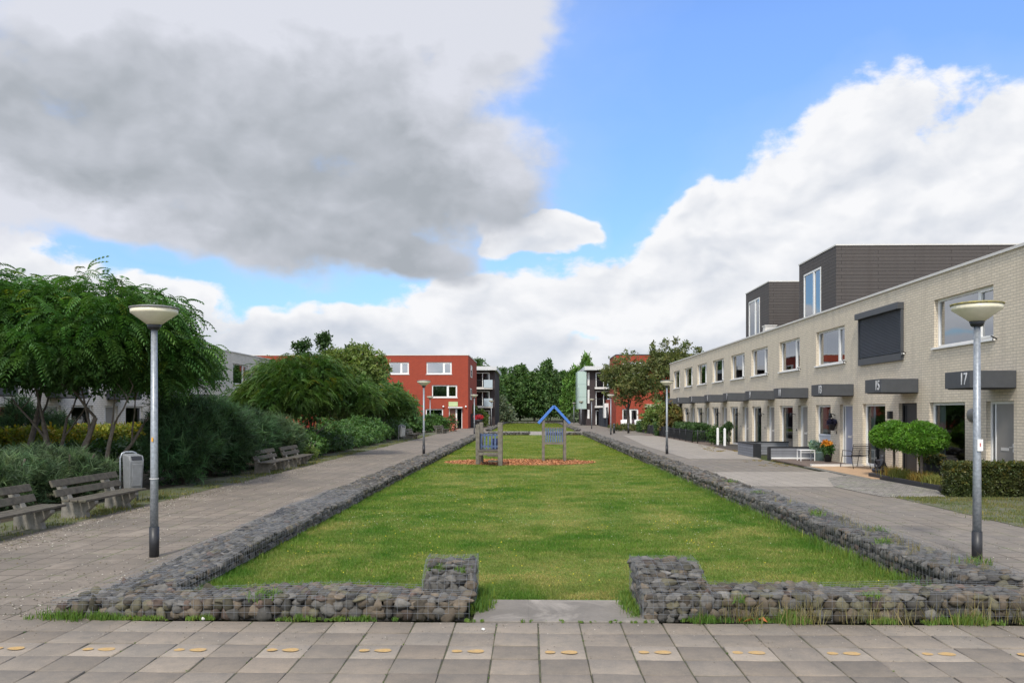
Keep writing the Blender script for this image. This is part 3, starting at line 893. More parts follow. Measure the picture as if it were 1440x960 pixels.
sp = [(x, y, z, s) for x, y, z, s in ((-2.72, 8.40, .16, 1.2), (-2.62, 8.42, .17, 1.0), (-1.0, 8.95, .36, .7), (-.72, 8.93, .34, .7), (2.05, 8.32, .18, .9), (4.85, 14.2, .30, 1.3), (4.8, 17.8, .3, 1.0), (5.0, 12.2, .3, 1.2), (4.7, 11.2, .3, 1.0), (4.9, 20.5, .3, 1.2), (5.1, 9.6, .3, 1.3), (3.4, 8.4, .2, .8))]
tufts('wall_weeds', sp, 90, .10, .06, .006, M_WEED, 'green weeds sprouting between the gabion stones', lean=.9)
sp = [(rng.uniform(4.6, 5.3), rng.uniform(9, 17), .30, rng.uniform(.6, 1.4)) for k in range(26)]
tufts('wall_dry_grass', sp, 12, .17, .03, .0028, M_DRYGRASS, 'dry grass on top of the right gabion wall', lean=.5)
sp = []
for k in range(340):
    y = 12 + 60 * rng.random() ** 1.5
    sp.append((-8.45 - abs(rng.normal(0, .45)), y, 0, rng.uniform(.4, 1.1)))
tufts('verge_grass', sp, 40, .085, .14, .0065, M_VGRASS, 'patchy grass on the verge under the benches', warm=.2)
sp = [(rng.uniform(8.75, 12.3), 20.1 - 5.5 * rng.random() ** 1.3, 0, rng.uniform(.5, 1.1)) for k in range(360)]
tufts('verge_grass', sp, 46, .060, .13, .005, M_VGRASS, 'rough grass strip in front of the clipped hedge', warm=.3)
sp = [(rng.uniform(9.4, 10.9), rng.uniform(42.8, 43.6) + 8 * rng.random() ** 3, 0, rng.uniform(.4, .8)) for k in range(40)] + [(rng.uniform(8.8, 10.3), rng.uniform(31.5, 35.5), 0, rng.uniform(.25, .5)) for k in range(40)]
tufts('pavement_weeds', sp, 30, .06, .10, .009, M_DRYGRASS, 'dry weeds in the paving before the house terraces', warm=.3)
# grass tufts in paving joints
sp = []
for k in range(60):
    sp.append((.08 + .4 * rng.integers(-14, 14) + rng.normal(0, .006), rng.uniform(5.8, 8.1), -.006, rng.uniform(.15, .35)))
tufts('joint_weeds', sp, 10, .05, .012, .002, M_WEED, 'tiny weeds in the paving joints', lean=.7)
# a dead leaf and litter
def leaf_litter():
    mb = MB()
    for (x, y, a, s) in ((2.13, 8.16, .3, .13), (2.26, 8.17, 2.4, .11), (2.05, 8.19, 1.2, .09)):
        c, sn = math.cos(a), math.sin(a)
        P = [(-.5, 0, .012), (0, .22, .035), (.6, 0, .02), (0, -.25, .05)]
        mb.add([(x + s * (c * px - sn * py), y + s * (sn * px + c * py), pz + .01) for px, py, pz in P], [(0, 1, 2), (0, 2, 3)])
    o = mb.build('fallen_leaves', mat('rust_leaf', (.36, .10, .025), .7, .25, 20)); tag(o, 'curled rust brown fallen leaves at the foot of the right front gabion wall', 'leaves')
leaf_litter()
def pebble(label, x, y, r, col):
    V, F, C = rocks(np.array([[x, y, r * .5]]), np.array([r]), np.array([col]), False, (1, 1, .7))
    tag(np_mesh('pebble', V, F, M_STONE, None, C), label, 'stone')
pebble('small white pebble lying on the paving left of the threshold slab', -.44, 7.86, .022, (.95, .95, .92))
pebble('white pebble among the weeds at the foot of the left front gabion wall', -3.22, 8.17, .035, (.9, .88, .8))

def grit(name, n, fx, fy, m, lab, lo, hi, cols):
    x = fx(n); y = fy(n)
    TV = np.array([(1, .1, 0), (0, 1, 0), (-1, -.1, 0), (.1, -1, 0), (.1, .1, .8)], float)
    TF = np.array([(0, 1, 4), (1, 2, 4), (2, 3, 4), (3, 0, 4)])
    a = rng.uniform(0, 6.28, n); c, s_ = np.cos(a), np.sin(a); z = np.zeros(n); o = np.ones(n)
    rot = np.stack([np.stack([c, -s_, z], 1), np.stack([s_, c, z], 1), np.stack([z, z, o], 1)], 1)
    V, F, C = inst(TV, TF, np.stack([x, y, np.full(n, .001)], 1), rot, rng.uniform(lo, hi, n), cols[rng.integers(0, len(cols), n)] * rng.uniform(.6, 1.3, (n, 1)))
    tag(np_mesh(name, V, F, m, None, C), lab, None, None, 'stuff')
M_GRIT = mat('grit', (.9, .9, .9), .95, .1, 9, attr=True)
GC = np.array([(.30, .27, .22), (.16, .14, .11), (.10, .085, .06), (.42, .39, .33), (.12, .10, .05)])
grit('path_grit', 5200, lambda n: -4.5 - np.abs(rng.normal(0, 1.0, n)) * rng.choice([.35, 1.0, 2.2], n), lambda n: 8.3 + 34 * rng.random(n) ** 1.6, M_GRIT, 'loose grit and crumbs on the left path', .004, .014, GC)
grit('path_grit', 2600, lambda n: np.clip(-8.3 + np.abs(rng.normal(0, .5, n)), -8.4, -5), lambda n: 10 + 34 * rng.random(n) ** 1.4, M_GRIT, 'loose grit along the verge of the left path', .005, .018, GC)
grit('path_grit', 3600, lambda n: 5.3 + np.abs(rng.normal(0, 1.0, n)) * rng.choice([.4, 1.0, 2.0], n), lambda n: 8.5 + 30 * rng.random(n) ** 1.5, M_GRIT, 'loose grit and crumbs on the house side path', .004, .014, GC)
grit('paving_grit', 1500, lambda n: rng.uniform(-6.5, 6.5, n), lambda n: 8.14 - np.abs(rng.normal(0, .45, n)), M_GRIT, 'grit and dry bits on the front paving', .002, .007, GC)

# ------------------------------------------------------------------ terraced houses (right row)
HX, PITCH, Y0, RH = 12.4, 5.16, 26.7, 6.2

def text_mesh(txt, size, ext=.004, bold=.0):
    cu = bpy.data.curves.new('number', 'FONT')
    cu.body = txt; cu.size = size; cu.extrude = ext; cu.offset = bold; cu.space_character = 1.12; cu.align_x = 'CENTER'; cu.align_y = 'CENTER'
    o = bpy.data.objects.new('number', cu); COL.objects.link(o)
    dg = bpy.context.evaluated_depsgraph_get()
    me = bpy.data.meshes.new_from_object(o.evaluated_get(dg))
    bpy.data.objects.remove(o); bpy.data.curves.remove(cu)
    return me

def window(parent, x0, x1, z0, z1, d=.12, split=.72, curtain=None, glass=None, sill=True, panel=None, fw=.07, fm=None):
    """frame set back d into the wall; local x along the facade, y into the house"""
    fm = fm or M_WHITE
    b = MB()
    b.box(x0, x0 + fw, d, d + .07, z0, z1).box(x1 - fw, x1, d, d + .07, z0, z1)
    b.box(x0 + fw, x1 - fw, d, d + .07, z0, z0 + fw).box(x0 + fw, x1 - fw, d, d + .07, z1 - fw, z1)
    if split:
        xm = x0 + (x1 - x0) * split
        b.box(xm - fw * .75, xm + fw * .75, d - .004, d + .066, z0 + fw, z1 - fw)
        # opening sash with its own rim
        s0, s1 = xm + fw * .75, x1 - fw
        b.box(s0, s0 + .05, d - .015, d + .045, z0 + fw, z1 - fw).box(s1 - .05, s1, d - .015, d + .045, z0 + fw, z1 - fw)
        b.box(s0 + .05, s1 - .05, d - .015, d + .045, z0 + fw, z0 + fw + .05).box(s0 + .05, s1 - .05, d - .015, d + .045, z1 - fw - .05, z1 - fw)
    w = b.build('window', fm, parent)
    zp = z0 + fw if panel is None else panel
    MB().quad((x0 + fw, d + .04, zp), (x1 - fw, d + .04, zp), (x1 - fw, d + .04, z1 - fw), (x0 + fw, d + .04, z1 - fw)).build('pane', glass or M_GLASS, w)
    if panel is not None:
        pb = MB(); n = 4
        for k in range(n):
            a = z0 + fw + (panel - z0 - fw) * k / n; c = z0 + fw + (panel - z0 - fw) * (k + 1) / n
            pb.box(x0 + fw, x1 - fw, d + .02, d + .05, a + .008, c - .004)
        pb.box(x0 + fw, x1 - fw, d - .01, d + .06, panel - .03, panel + .04)
        pb.build('apron_panel', mat('apron_boards', (.50, .53, .58), .6, .06, 5) if 'apron_boards' not in MATS else MATS['apron_boards'], w)
    if sill:
        MB().box(x0 - .08, x1 + .08, -.07, d + .02, z0 - .06, z0 - .004).build('sill', M_WHITE, w, bevel=.006)
    if curtain:
        for (c0, c1) in curtain:
            cb = MB(); n = max(4, int((c1 - c0) * 22)); vs = []; fs = []
            for k in range(n + 1):
                x = c0 + (c1 - c0) * k / n; y = d + .16 + .025 * math.sin(k * 1.9) + random.uniform(-.006, .006)
                vs += [(x, y, z0 + .03), (x, y, z1 - .03)]
            for k in range(n): fs.append((2 * k, 2 * k + 2, 2 * k + 3, 2 * k + 1))
            cb.add(vs, fs, 0, True).build('curtain', M_CURT, w)
    return w

def wall_with_holes(b, W, H, holes, d, mi=0, room=1):
    xs = sorted({0, W, *[h[0] for h in holes], *[h[1] for h in holes]}); zs = sorted({-.05, H, *[h[2] for h in holes], *[h[3] for h in holes]})
    for i in range(len(xs) - 1):
        for j in range(len(zs) - 1):
            xm, zm = (xs[i] + xs[i + 1]) / 2, (zs[j] + zs[j + 1]) / 2
            if any(h[0] < xm < h[1] and h[2] < zm < h[3] for h in holes): continue
            b.quad((xs[i], 0, zs[j]), (xs[i + 1], 0, zs[j]), (xs[i + 1], 0, zs[j + 1]), (xs[i], 0, zs[j + 1]), mi)
    for (x0, x1, z0, z1) in holes:
        e = d + .065
        b.quad((x0, 0, z0), (x0, 0, z1), (x0, e, z1), (x0, e, z0), mi); b.quad((x1, 0, z1), (x1, 0, z0), (x1, e, z0), (x1, e, z1), mi)
        b.quad((x0, 0, z1), (x1, 0, z1), (x1, e, z1), (x0, e, z1), mi); b.quad((x1, 0, z0), (x0, 0, z0), (x0, e, z0), (x1, e, z0), mi)
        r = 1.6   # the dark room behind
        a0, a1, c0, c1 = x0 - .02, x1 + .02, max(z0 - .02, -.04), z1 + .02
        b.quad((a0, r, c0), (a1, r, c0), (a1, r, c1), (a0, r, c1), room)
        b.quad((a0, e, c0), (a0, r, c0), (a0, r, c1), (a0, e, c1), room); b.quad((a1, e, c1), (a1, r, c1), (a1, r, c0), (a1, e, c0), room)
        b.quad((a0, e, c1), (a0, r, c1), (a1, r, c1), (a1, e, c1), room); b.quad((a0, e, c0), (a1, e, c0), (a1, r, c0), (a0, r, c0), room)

def house(label, loc, rz, W=PITCH, num=None, doorm=None, brick=None, low=(.5, 2.45), upc=(.72, 3.96), dor=(3.52, 4.84), shutter=False, apron=False, canopy=True, lamp='round', curt=0, group=None, dormer=False, lowcurt=True, back=10.0):
    h = thing('terraced_house', label, 'house', loc, rz, group)
    br = brick or M_WBRICK
    doorm = doorm or M_DOORG
    lz = (.06, 2.33)
    up = (upc[0], upc[1], 4.0, 5.46)
    holes = [(low[0], low[1], lz[0], lz[1]), (dor[0], dor[1], -.02, 2.33), up]
    b = MB(); wall_with_holes(b, W, RH, holes, .12)
    e = .003
    b.quad((e, 0, -.05), (e, 0, RH), (e, back, RH), (e, back, -.05)); b.quad((W - e, 0, RH), (W - e, 0, -.05), (W - e, back, -.05), (W - e, back, RH))
    b.quad((0, back, -.05), (0, back, RH), (W, back, RH), (W, back, -.05))
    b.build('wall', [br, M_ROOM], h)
    MB().quad((0, .1, RH - .06), (W, .1, RH - .06), (W, back, RH - .06), (0, back, RH - .06)).build('roof', M_ROOF, h)
    MB().box(.002, W - .002, -.055, .28, RH, RH + .075).build('coping', M_COPING, h)
    # upper window or shutter
    c = None
    if curt == 1: c = [(up[0] + .1, up[0] + .5)]
    if curt == 2: c = [(up[0] + .1, up[0] + .45), (up[1] - .5, up[1] - .1)]
    window(h, up[0], up[1], up[2], up[3], curtain=c)
    if shutter:
        s = MB()
        x0, x1 = up[0] - .06, up[1] + .02
        n = 28; z0, z1 = up[2] + .02, up[3]
        for k in range(n):
            a = z0 + (z1 - z0) * k / n; d2 = z0 + (z1 - z0) * (k + 1) / n
            s.add([(x0 + .05, -.045, a + .006), (x1 - .05, -.045, a + .006), (x1 - .05, -.07, (a + d2) / 2), (x0 + .05, -.07, (a + d2) / 2), (x0 + .05, -.045, d2 - .004), (x1 - .05, -.045, d2 - .004)], [(0, 1, 3, 2)[:2] + (2, 3), (3, 2, 5, 4)])
        s.quad((x0 + .05, -.042, z0), (x1 - .05, -.042, z0), (x1 - .05, -.042, z1), (x0 + .05, -.042, z1))
        sh = s.build('roller_shutter', mat('shutter_slats', (.075, .085, .105), .5, .08, 4), h)
        MB().box(x0 - .02, x1 + .02, -.22, -.002, z1, z1 + .22).build('shutter_box', M_DGREY, sh, bevel=.01)
        MB().box(x0, x0 + .05, -.09, -.002, z0 - .26, z1).box(x1 - .05, x1, -.09, -.002, z0 - .26, z1).box(x0 + .05, x1 - .05, -.09, -.002, z0 - .26, z0 - .02).build('guide_rail', M_DGREY, sh)
    # lower window
    lc = [(low[0] + .09, low[0] + .42)] if lowcurt else [(low[0] + .1, low[1] - .1)]
    if apron: lc = [(low[0] + .1, low[0] + .6)]
    window(h, low[0], low[1], lz[0], lz[1], split=None, curtain=lc, glass=M_GLASSLOW, sill=False, panel=(1.05 if apron else None), fw=.085)
    # door with side light
    fx0, fx1 = dor
    f = MB(); fw = .075
    f.box(fx0, fx0 + fw, .12, .19, -.02, 2.33).box(fx1 - fw, fx1, .12, .19, -.02, 2.33).box(fx0 + fw, fx1 - fw, .12, .19, 2.33 - fw, 2.33)
    dx0 = fx1 - fw - .95
    f.box(dx0 - .06, dx0, .12, .19, -.02, 2.33 - fw)
    dl = MB().box(dx0, fx1 - fw, .135, .18, 0, 2.33 - fw).build('door', doorm, h)
    f.build('door_frame', M_DOORBLK if doorm is M_DOORBLK else M_WHITE, dl)
    MB().quad((fx0 + fw, .155, .02), (dx0 - .06, .155, .02), (dx0 - .06, .155, 2.25), (fx0 + fw, .155, 2.25)).build('side_light', M_GLASSLOW, dl)
    hb = MB().box(dx0 + .80, dx0 + .87, .10, .135, 1.0, 1.22); hb.tube([(dx0 + .835, .10, 1.12), (dx0 + .835, .06, 1.12), (dx0 + .72, .06, 1.12)], .011, 6)
    hb.build('handle', M_COPING, dl)
    MB().box(dx0 + .22, dx0 + .58, .122, .135, 1.02, 1.10).build('letter_slot', M_COPING, dl)
    MB().box(fx0, fx1, -.04, .2, -.03, -.002).build('threshold', M_CONC, dl)
    # canopy over the door
    if canopy:
        k0, k1 = fx0 + .14, fx1 + .12
        cb = MB().box(k0, k1, -1.18, -.002, 2.66, 3.10)
        cn = cb.build('canopy', M_DGREY, h, bevel=.008)
        MB().box(k0 + .04, k1 - .04, -1.12, -.03, 2.635, 2.662).build('soffit', mat('soffit_dark', (.05, .048, .045), .8, .1, 4) if 'soffit_dark' not in MATS else MATS['soffit_dark'], cn)
        if num:
            key = 'num_' + num
            me = text_mesh(num, .44, .006, .003)
            me.materials.append(MATS.get('number_silver') or mat('number_silver', (.62, .63, .64), .45, .04, 4))
            o = bpy.data.objects.new('house_number', me); COL.objects.link(o); o.parent = cn
            o.rotation_euler = (R(90), 0, 0); o.scale = (.76, 1.0, 1)
            o.location = (k1 - .30, -1.187, 2.88)
    # lamp on the pier
    px = (low[1] + dor[0]) / 2
    if lamp == 'round':
        lb = MB(); lb.lathe([(.0, 0), (.15, 0), (.19, .02), (.19, .06), (.16, .10), (.08, .14), (0, .15)], 20)
        lo = lb.build('wall_lamp', mat('bulkhead_metal', (.20, .19, .17), .4, .1, 5) if 'bulkhead_metal' not in MATS else MATS['bulkhead_metal'], h); lo.rotation_euler = (R(90), 0, 0); lo.location = (px - .12, -.002, 1.95)
    elif lamp == 'box':
        MB().box(px - .09, px + .09, -.13, -.002, 1.80, 2.06).build('wall_lamp', M_BLACK, h, bevel=.01)
    elif lamp == 'arm':
        lb = MB().tube([(px, -.002, 1.9), (px, -.12, 1.95), (px, -.2, 1.93)], .018, 6); lb.tube([(px, -.2, 1.98), (px, -.2, 1.80)], [.05, .09], 10)
        lb.build('wall_lamp', M_BLACK, h)
    # flag holder by the upper window
    MB().tube([(up[1] + .16, -.002, 3.98), (up[1] + .17, -.16, 4.06)], .018, 6).tube([(up[1] + .165, -.1, 4.03), (up[1] + .17, -.11, 3.93)], .013, 6).build('flag_holder', M_BLACK, h)
    MB().box(px + .16, px + .22, -.02, -.002, 1.15, 1.24).build('doorbell', M_BLACK, h)
    if dormer:
        d0 = 1.1; z0, z1 = RH - .05, 9.35
        bx = MB(); 
        hole = (.75, 3.15, RH + .12, 8.75)
        xs = [.0, hole[0], hole[1], PITCH - .1]; zs = [z0, hole[2], hole[3], z1]
        for i in range(3):
            for j in range(3):
                if i == 1 and j == 1: continue
                bx.quad((xs[i], d0, zs[j]), (xs[i + 1], d0, zs[j]), (xs[i + 1], d0, zs[j + 1]), (xs[i], d0, zs[j + 1]))
        X1 = PITCH - .1
        bx.quad((0, d0, z0), (0, d0, z1), (0, 9.6, z1), (0, 9.6, z0)); bx.quad((X1, d0, z1), (X1, d0, z0), (X1, 9.6, z0), (X1, 9.6, z1))
        bx.quad((0, 9.6, z0), (0, 9.6, z1), (X1, 9.6, z1), (X1, 9.6, z0)); bx.quad((0, d0, z1), (X1, d0, z1), (X1, 9.6, z1), (0, 9.6, z1))
        x0, x1, a, c_ = hole; r = d0 + .9
        bx.quad((x0, r, a), (x1, r, a), (x1, r, c_), (x0, r, c_), 1); bx.quad((x0, d0, a), (x0, r, a), (x0, r, c_), (x0, d0, c_), 1); bx.quad((x1, d0, c_), (x1, r, c_), (x1, r, a), (x1, d0, a), 1)
        bx.quad((x0, d0, c_), (x1, d0, c_), (x1, r, c_), (x0, r, c_), 1)
        db = bx.build('roof_extension', [M_CLAD, M_ROOM], h)
        MB().box(-.03, X1 + .03, d0 - .03, 9.63, z1, z1 + .06).build('roof_trim', M_COPING, db)
        f = MB(); fw = .08
        y0, y1 = d0 - .02, d0 + .06
        f.box(x0, x0 + fw, y0, y1, a, c_).box(x1 - fw, x1, y0, y1, a, c_).box(x0 + fw, x1 - fw, y0, y1, a, a + fw).box(x0 + fw, x1 - fw, y0, y1, c_ - fw, c_)
        xm = x0 + (x1 - x0) * .60
        f.box(xm - .09, xm + .09, y0 - .003, y1 - .003, a + fw, c_ - fw)
        f.build('balcony_door', M_WHITE, db)
        MB().quad((x0 + fw, d0 + .02, a + fw), (x1 - fw, d0 + .02, a + fw), (x1 - fw, d0 + .02, c_ - fw), (x0 + fw, d0 + .02, c_ - fw)).build('pane', M_GLASS, db)
    return h

cfg = [
    ('17', dict(doorm=M_DOORG, low=(.50, 2.62), dor=(3.72, 5.02), upc=(.80, 4.08), lamp='round', curt=0), 'white brick house numbered 17 with a taupe door, behind the nearest right lamp post'),
    ('15', dict(doorm=M_DOORBLK, low=(.45, 2.44), dor=(3.50, 4.82), upc=(.30, 3.86), shutter=True, lamp='box'), 'white brick house numbered 15 with a lowered grey roller shutter upstairs'),
    ('13', dict(doorm=M_DOORB, low=(.50, 2.30), dor=(3.32, 4.65), upc=(.55, 3.84), apron=True, lamp='arm', curt=1), 'white brick house numbered 13 with a blue grey door and boarded window apron'),
    ('11', dict(low=(.42, 2.5), dor=(3.30, 4.6), upc=(.4, 3.5), lamp='arm', curt=1, dormer=True), 'white brick house numbered 11 under the larger nearer dark roof box'),
    ('9', dict(low=(.4, 2.3), dor=(3.4, 4.7), upc=(.3, 3.5), lamp='arm', curt=2), 'white brick house numbered 9 behind the grey L shaped plank planter'),
    ('7', dict(low=(.5, 2.4), lamp='arm', curt=1, dormer=True), 'white brick house numbered 7 under the smaller farther dark roof box'),
    ('5', dict(lamp='arm', curt=2), 'white brick house numbered 5 behind the black railing'),
    ('3', dict(lamp='arm', curt=2), 'white brick house numbered 3 with the dark hedge before it'),
    ('1', dict(lamp='arm', curt=1), 'white brick house numbered 1, second from the far end'),
    (None, dict(lamp='arm', curt=1, W=PITCH), 'white brick house at the far end of the right row, half behind bushes'),
]
for k, (num, kw, lab) in enumerate(cfg):
    kw = dict(kw)
    Yf = Y0 + PITCH * k
    x = 0
    if k == 9:
        # the end house is a little wider, with its windows at the same rhythm
        Yf += 1.1; kw['W'] = PITCH + 1.1
        kw.update(low=(1.6, 3.55), upc=(1.85, 4.9), dor=(4.5, 5.94))
    house(lab, (HX, Yf, 0), R(-90), num=num, group='white brick terraced houses of the right row', **kw)
house('white brick house nearest the camera, cut off by the right edge of the picture', (HX, Y0 - PITCH, 0), R(-90), num='19', group='white brick terraced houses of the right row')
# pale unit on the roof behind the coping
o = MB().box(-.3, .3, -.25, .25, 0, .5).box(-.34, .34, -.29, .29, .5, .56).build('roof_vent', M_COPING, None, (13.0, 45.6, RH - .06), bevel=.02)
tag(o, 'small pale ventilation box on the roof between the two dark roof boxes', 'roof vent')

# left row, mirrored
LX = -21.0
lab = 'pale brick terraced house in the row behind the left trees'
h0 = house('pale brick house at the far end of the left row, its window above the shrubs', (LX, 68.3 - PITCH, 0), R(90), brick=M_WBRICKL, curt=1, canopy=True, lamp=None, group='pale brick houses of the left row')
for k in range(2, 9):
    dup(h0, (LX, 68.3 - PITCH * k, 0), None, lab, 'pale brick houses of the left row')

# ------------------------------------------------------------------ red brick blocks
def block(name, label, cat, x0, x1, y0, y1, H, m, openings, doors=(), side=(), trim=True, back=None):
    """front faces -y. openings: (x0,x1,z0,z1,split)"""
    t = thing(name, label, cat, (x0, y0, 0))
    W = x1 - x0
    holes = [(a - x0, b - x0, c, d) for a, b, c, d, s in openings] + [(a - x0, b - x0, c, d) for a, b, c, d in doors]
    b = MB(); wall_with_holes(b, W, H, holes, .12)
    D = y1 - y0
    b.quad((0, 0, -.05), (0, 0, H), (0, D, H), (0, D, -.05)); b.quad((W, 0, H), (W, 0, -.05), (W, D, -.05), (W, D, H)); b.quad((0, D, -.05), (0, D, H), (W, D, H), (W, D, -.05))
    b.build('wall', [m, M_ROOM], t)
    MB().quad((0, 0.05, H - .03), (W, 0.05, H - .03), (W, D, H - .03), (0, D, H - .03)).build('roof', M_ROOF, t)
    if trim:
        MB().box(-.05, W + .05, -.05, .2, H, H + .1).box(-.05, .2, .2, D, H, H + .1).box(W - .2, W + .05, .2, D, H, H + .1).build('roof_trim', M_COPING if trim == 1 else M_DGREY, t)
    for a, c, d, e, s in openings:
        window(t, a - x0, c - x0, d, e, split=s, curtain=[(a - x0 + .1, a - x0 + (c - a) * .6)] if s else None, fw=.13)
    return t

rb = block('apartment_block', 'red brick three storey block on the left with white framed windows', 'building', -34, -7.38, 100, 116, 8.75, M_RBRICK,
      [(-12.4, -9.36, 6.5, 7.95, .68), (-16.9, -14.5, 6.5, 7.95, .6), (-11.75, -8.7, 3.7, 5.2, .62), (-12.5, -10.4, .9, 2.35, None), (-15.2, -14.1, .9, 2.35, None), (-22, -19.4, 6.5, 7.95, .6), (-27, -24.4, 6.5, 7.95, .6), (-20, -17, 3.7, 5.2, .6)],
      doors=[(-9.7, -8.1, -.02, 2.45)], trim=1)
W0 = 34 - 7.38
d = MB().box(34 - 9.62, 34 - 8.9, .12, .18, 0, 2.35).build('door', mat('door_brown', (.17, .07, .045), .5, .15, 5), rb)
MB().box(34 - 9.7, 34 - 9.62, .1, .2, 0, 2.45).box(34 - 8.9, 34 - 8.72, .1, .2, 0, 2.45).box(34 - 8.18, 34 - 8.1, .1, .2, 0, 2.45).box(34 - 9.62, 34 - 8.18, .1, .2, 2.35, 2.45).build('door_frame', M_WHITE, d)
MB().quad((34 - 8.72, .15, 0), (34 - 8.18, .15, 0), (34 - 8.18, .15, 2.35), (34 - 8.72, .15, 2.35)).build('side_light', M_GLASSLOW, d)
MB().box(34 - 9.75, 34 - 8.05, -.5, -.003, 2.46, 2.58).build('door_canopy', M_WHITE, rb)
MB().box(34 - 9.72, 34 - 8.62, -.12, -.003, 2.66, 3.2).build('door_sign', M_GREENSIGN, rb)
for x in (-10.35, -7.65):
    MB().lathe([(0, -.12), (.09, -.08), (.12, 0), (.09, .08), (0, .12)], 12).build('wall_lamp', M_WHITE, rb, (x + 34, -.13, 2.62))
# windows on its street side
for (y, z0, z1) in ((104, 6.3, 7.8), (103.2, 3.5, 4.9)):
    wo = thing('tmp', None, None)
    bpy.data.objects.remove(wo)
    w = MB(); X = 34 - 7.38
    w.box(X + .003, X + .06, y - 100, y - 100 + .12, z0, z1).box(X + .003, X + .06, y - 100 + 2.3, y - 100 + 2.42, z0, z1).box(X + .003, X + .06, y - 99.88, y - 97.7, z0, z0 + .12).box(X + .003, X + .06, y - 99.88, y - 97.7, z1 - .12, z1)
    wn = w.build('side_window', M_WHITE, rb)
    MB().quad((X + .03, y - 99.88, z0 + .12), (X + .03, y - 97.7, z0 + .12), (X + .03, y - 97.7, z1 - .12), (X + .03, y - 99.88, z1 - .12)).build('pane', M_GLASSLOW, wn)

rr = block('apartment_block', 'red brick three storey block on the right behind two trees', 'building', 10.3, 34, 100, 108, 8.75, M_RBRICK,
      [(11.1, 13.5, 6.5, 7.95, .6), (16.5, 19, 6.5, 7.95, .6), (22, 25, 6.5, 7.95, .6), (11.05, 12.95, .35, 2.35, .5), (17, 20, 3.6, 5.1, .6)],
      doors=[(13.9, 14.75, -.02, 2.45)], trim=2)
MB().box(3.62, 4.43, .13, .18, 0, 2.43).build('door', M_DOORBLUE, rr)
MB().box(3.4, 5.1, -.6, -.003, 2.5, 2.9).build('door_canopy', mat('cream_canopy', (.45, .43, .33), .6, .06, 4), rr)
wg = MB().box(-.0, .0 + 5, 8.002, 13.5, -.05, 3.6).build('rear_wing', M_RBRICK, rr)
MB().box(-.55, -.003, 9.5, 11.5, 1.2, 3.1).build('bay_box', M_WHITE, wg)

def dark_block(label, x0, x1, y0, y1, H, bal):
    t = thing('apartment_block', label, 'building', (x0, y0, 0)); W = x1 - x0; D = y1 - y0
    MB().box(0, W, 0, D, -.05, H).build('wall', M_DBRICK, t)
    MB().box(-.3, W + .3, -1.3, D, H, H + .55).build('roof', mat('roof_slab', (.55, .56, .56), .6, .06, 3) if 'roof_slab' not in MATS else MATS['roof_slab'], t)
    for (bx0, bx1) in bal:
        for z in (2.85, 5.55):
            s = MB().box(bx0, bx1, -1.25, -.003, z - .3, z).build('balcony', M_COPING, t)
            r = MB()
            n = int((bx1 - bx0) / .13)
            for k in range(n + 1): r.box(bx0 + (bx1 - bx0) * k / n - .012, bx0 + (bx1 - bx0) * k / n + .012, -1.24, -1.21, z, z + 1.0)
            r.box(bx0, bx1, -1.25, -1.2, z + 1.0, z + 1.06)
            r.build('railing', M_BLACK, s)
            MB().box(bx1 - 1.25, bx1 + .01, -1.30, -1.26, z - .1, z + 1.05).build('privacy_panel', mat('balcony_glass', (.42, .50, .55), .25, .05, 3) if 'balcony_glass' not in MATS else MATS['balcony_glass'], s)
        for z in (.1, 2.9, 5.6):
            w = MB().box(bx0 + .2, bx0 + .32, -.06, -.003, z, z + 2.1).box(bx1 - .6, bx1 - .48, -.06, -.003, z, z + 2.1).box(bx0 + .32, bx1 - .6, -.06, -.003, z + 1.98, z + 2.1).box((bx0 + bx1) / 2 - .2, (bx0 + bx1) / 2 - .1, -.06, -.003, z, z + 1.98).build('window', M_WHITE, t)
            MB().quad((bx0 + .32, -.03, z), (bx1 - .6, -.03, z), (bx1 - .6, -.03, z + 1.98), (bx0 + .32, -.03, z + 1.98)).build('pane', M_GLASSLOW, w)
    return t
dark_block('dark brick flats with pale balconies behind the left red block', -17, -5.1, 122, 140, 8.0, [(8.9, 11.6), (4.5, 7.5)])
db = dark_block('dark brick flats with a pale green bay behind the right red block', 8.2, 24, 122, 140, 8.0, [(1.2, 4.2), (6, 9)])
t = MB().box(-1.3, -.003, -1, 3.5, 2.4, 7.8)
tb = t.build('bay', M_TEAL, db)
MB().box(-1.31, 0, -1.02, -1.001, 4.15, 4.19).box(-1.31, 0, -1.02, -1.001, 5.95, 5.99).box(-1.28, -1.05, -1.02, -1.001, 2.5, 5.5).build('panel_joint', mat('joint_grey', (.30, .38, .36), .6), tb)
MB().box(.2, .5, -.03, -.003, 1.0, 2.3).box(.2, .5, -.03, -.003, 3.2, 5.2).box(.2, .5, -.03, -.003, 5.8, 7.7).build('window_strip', M_WHITE, db)

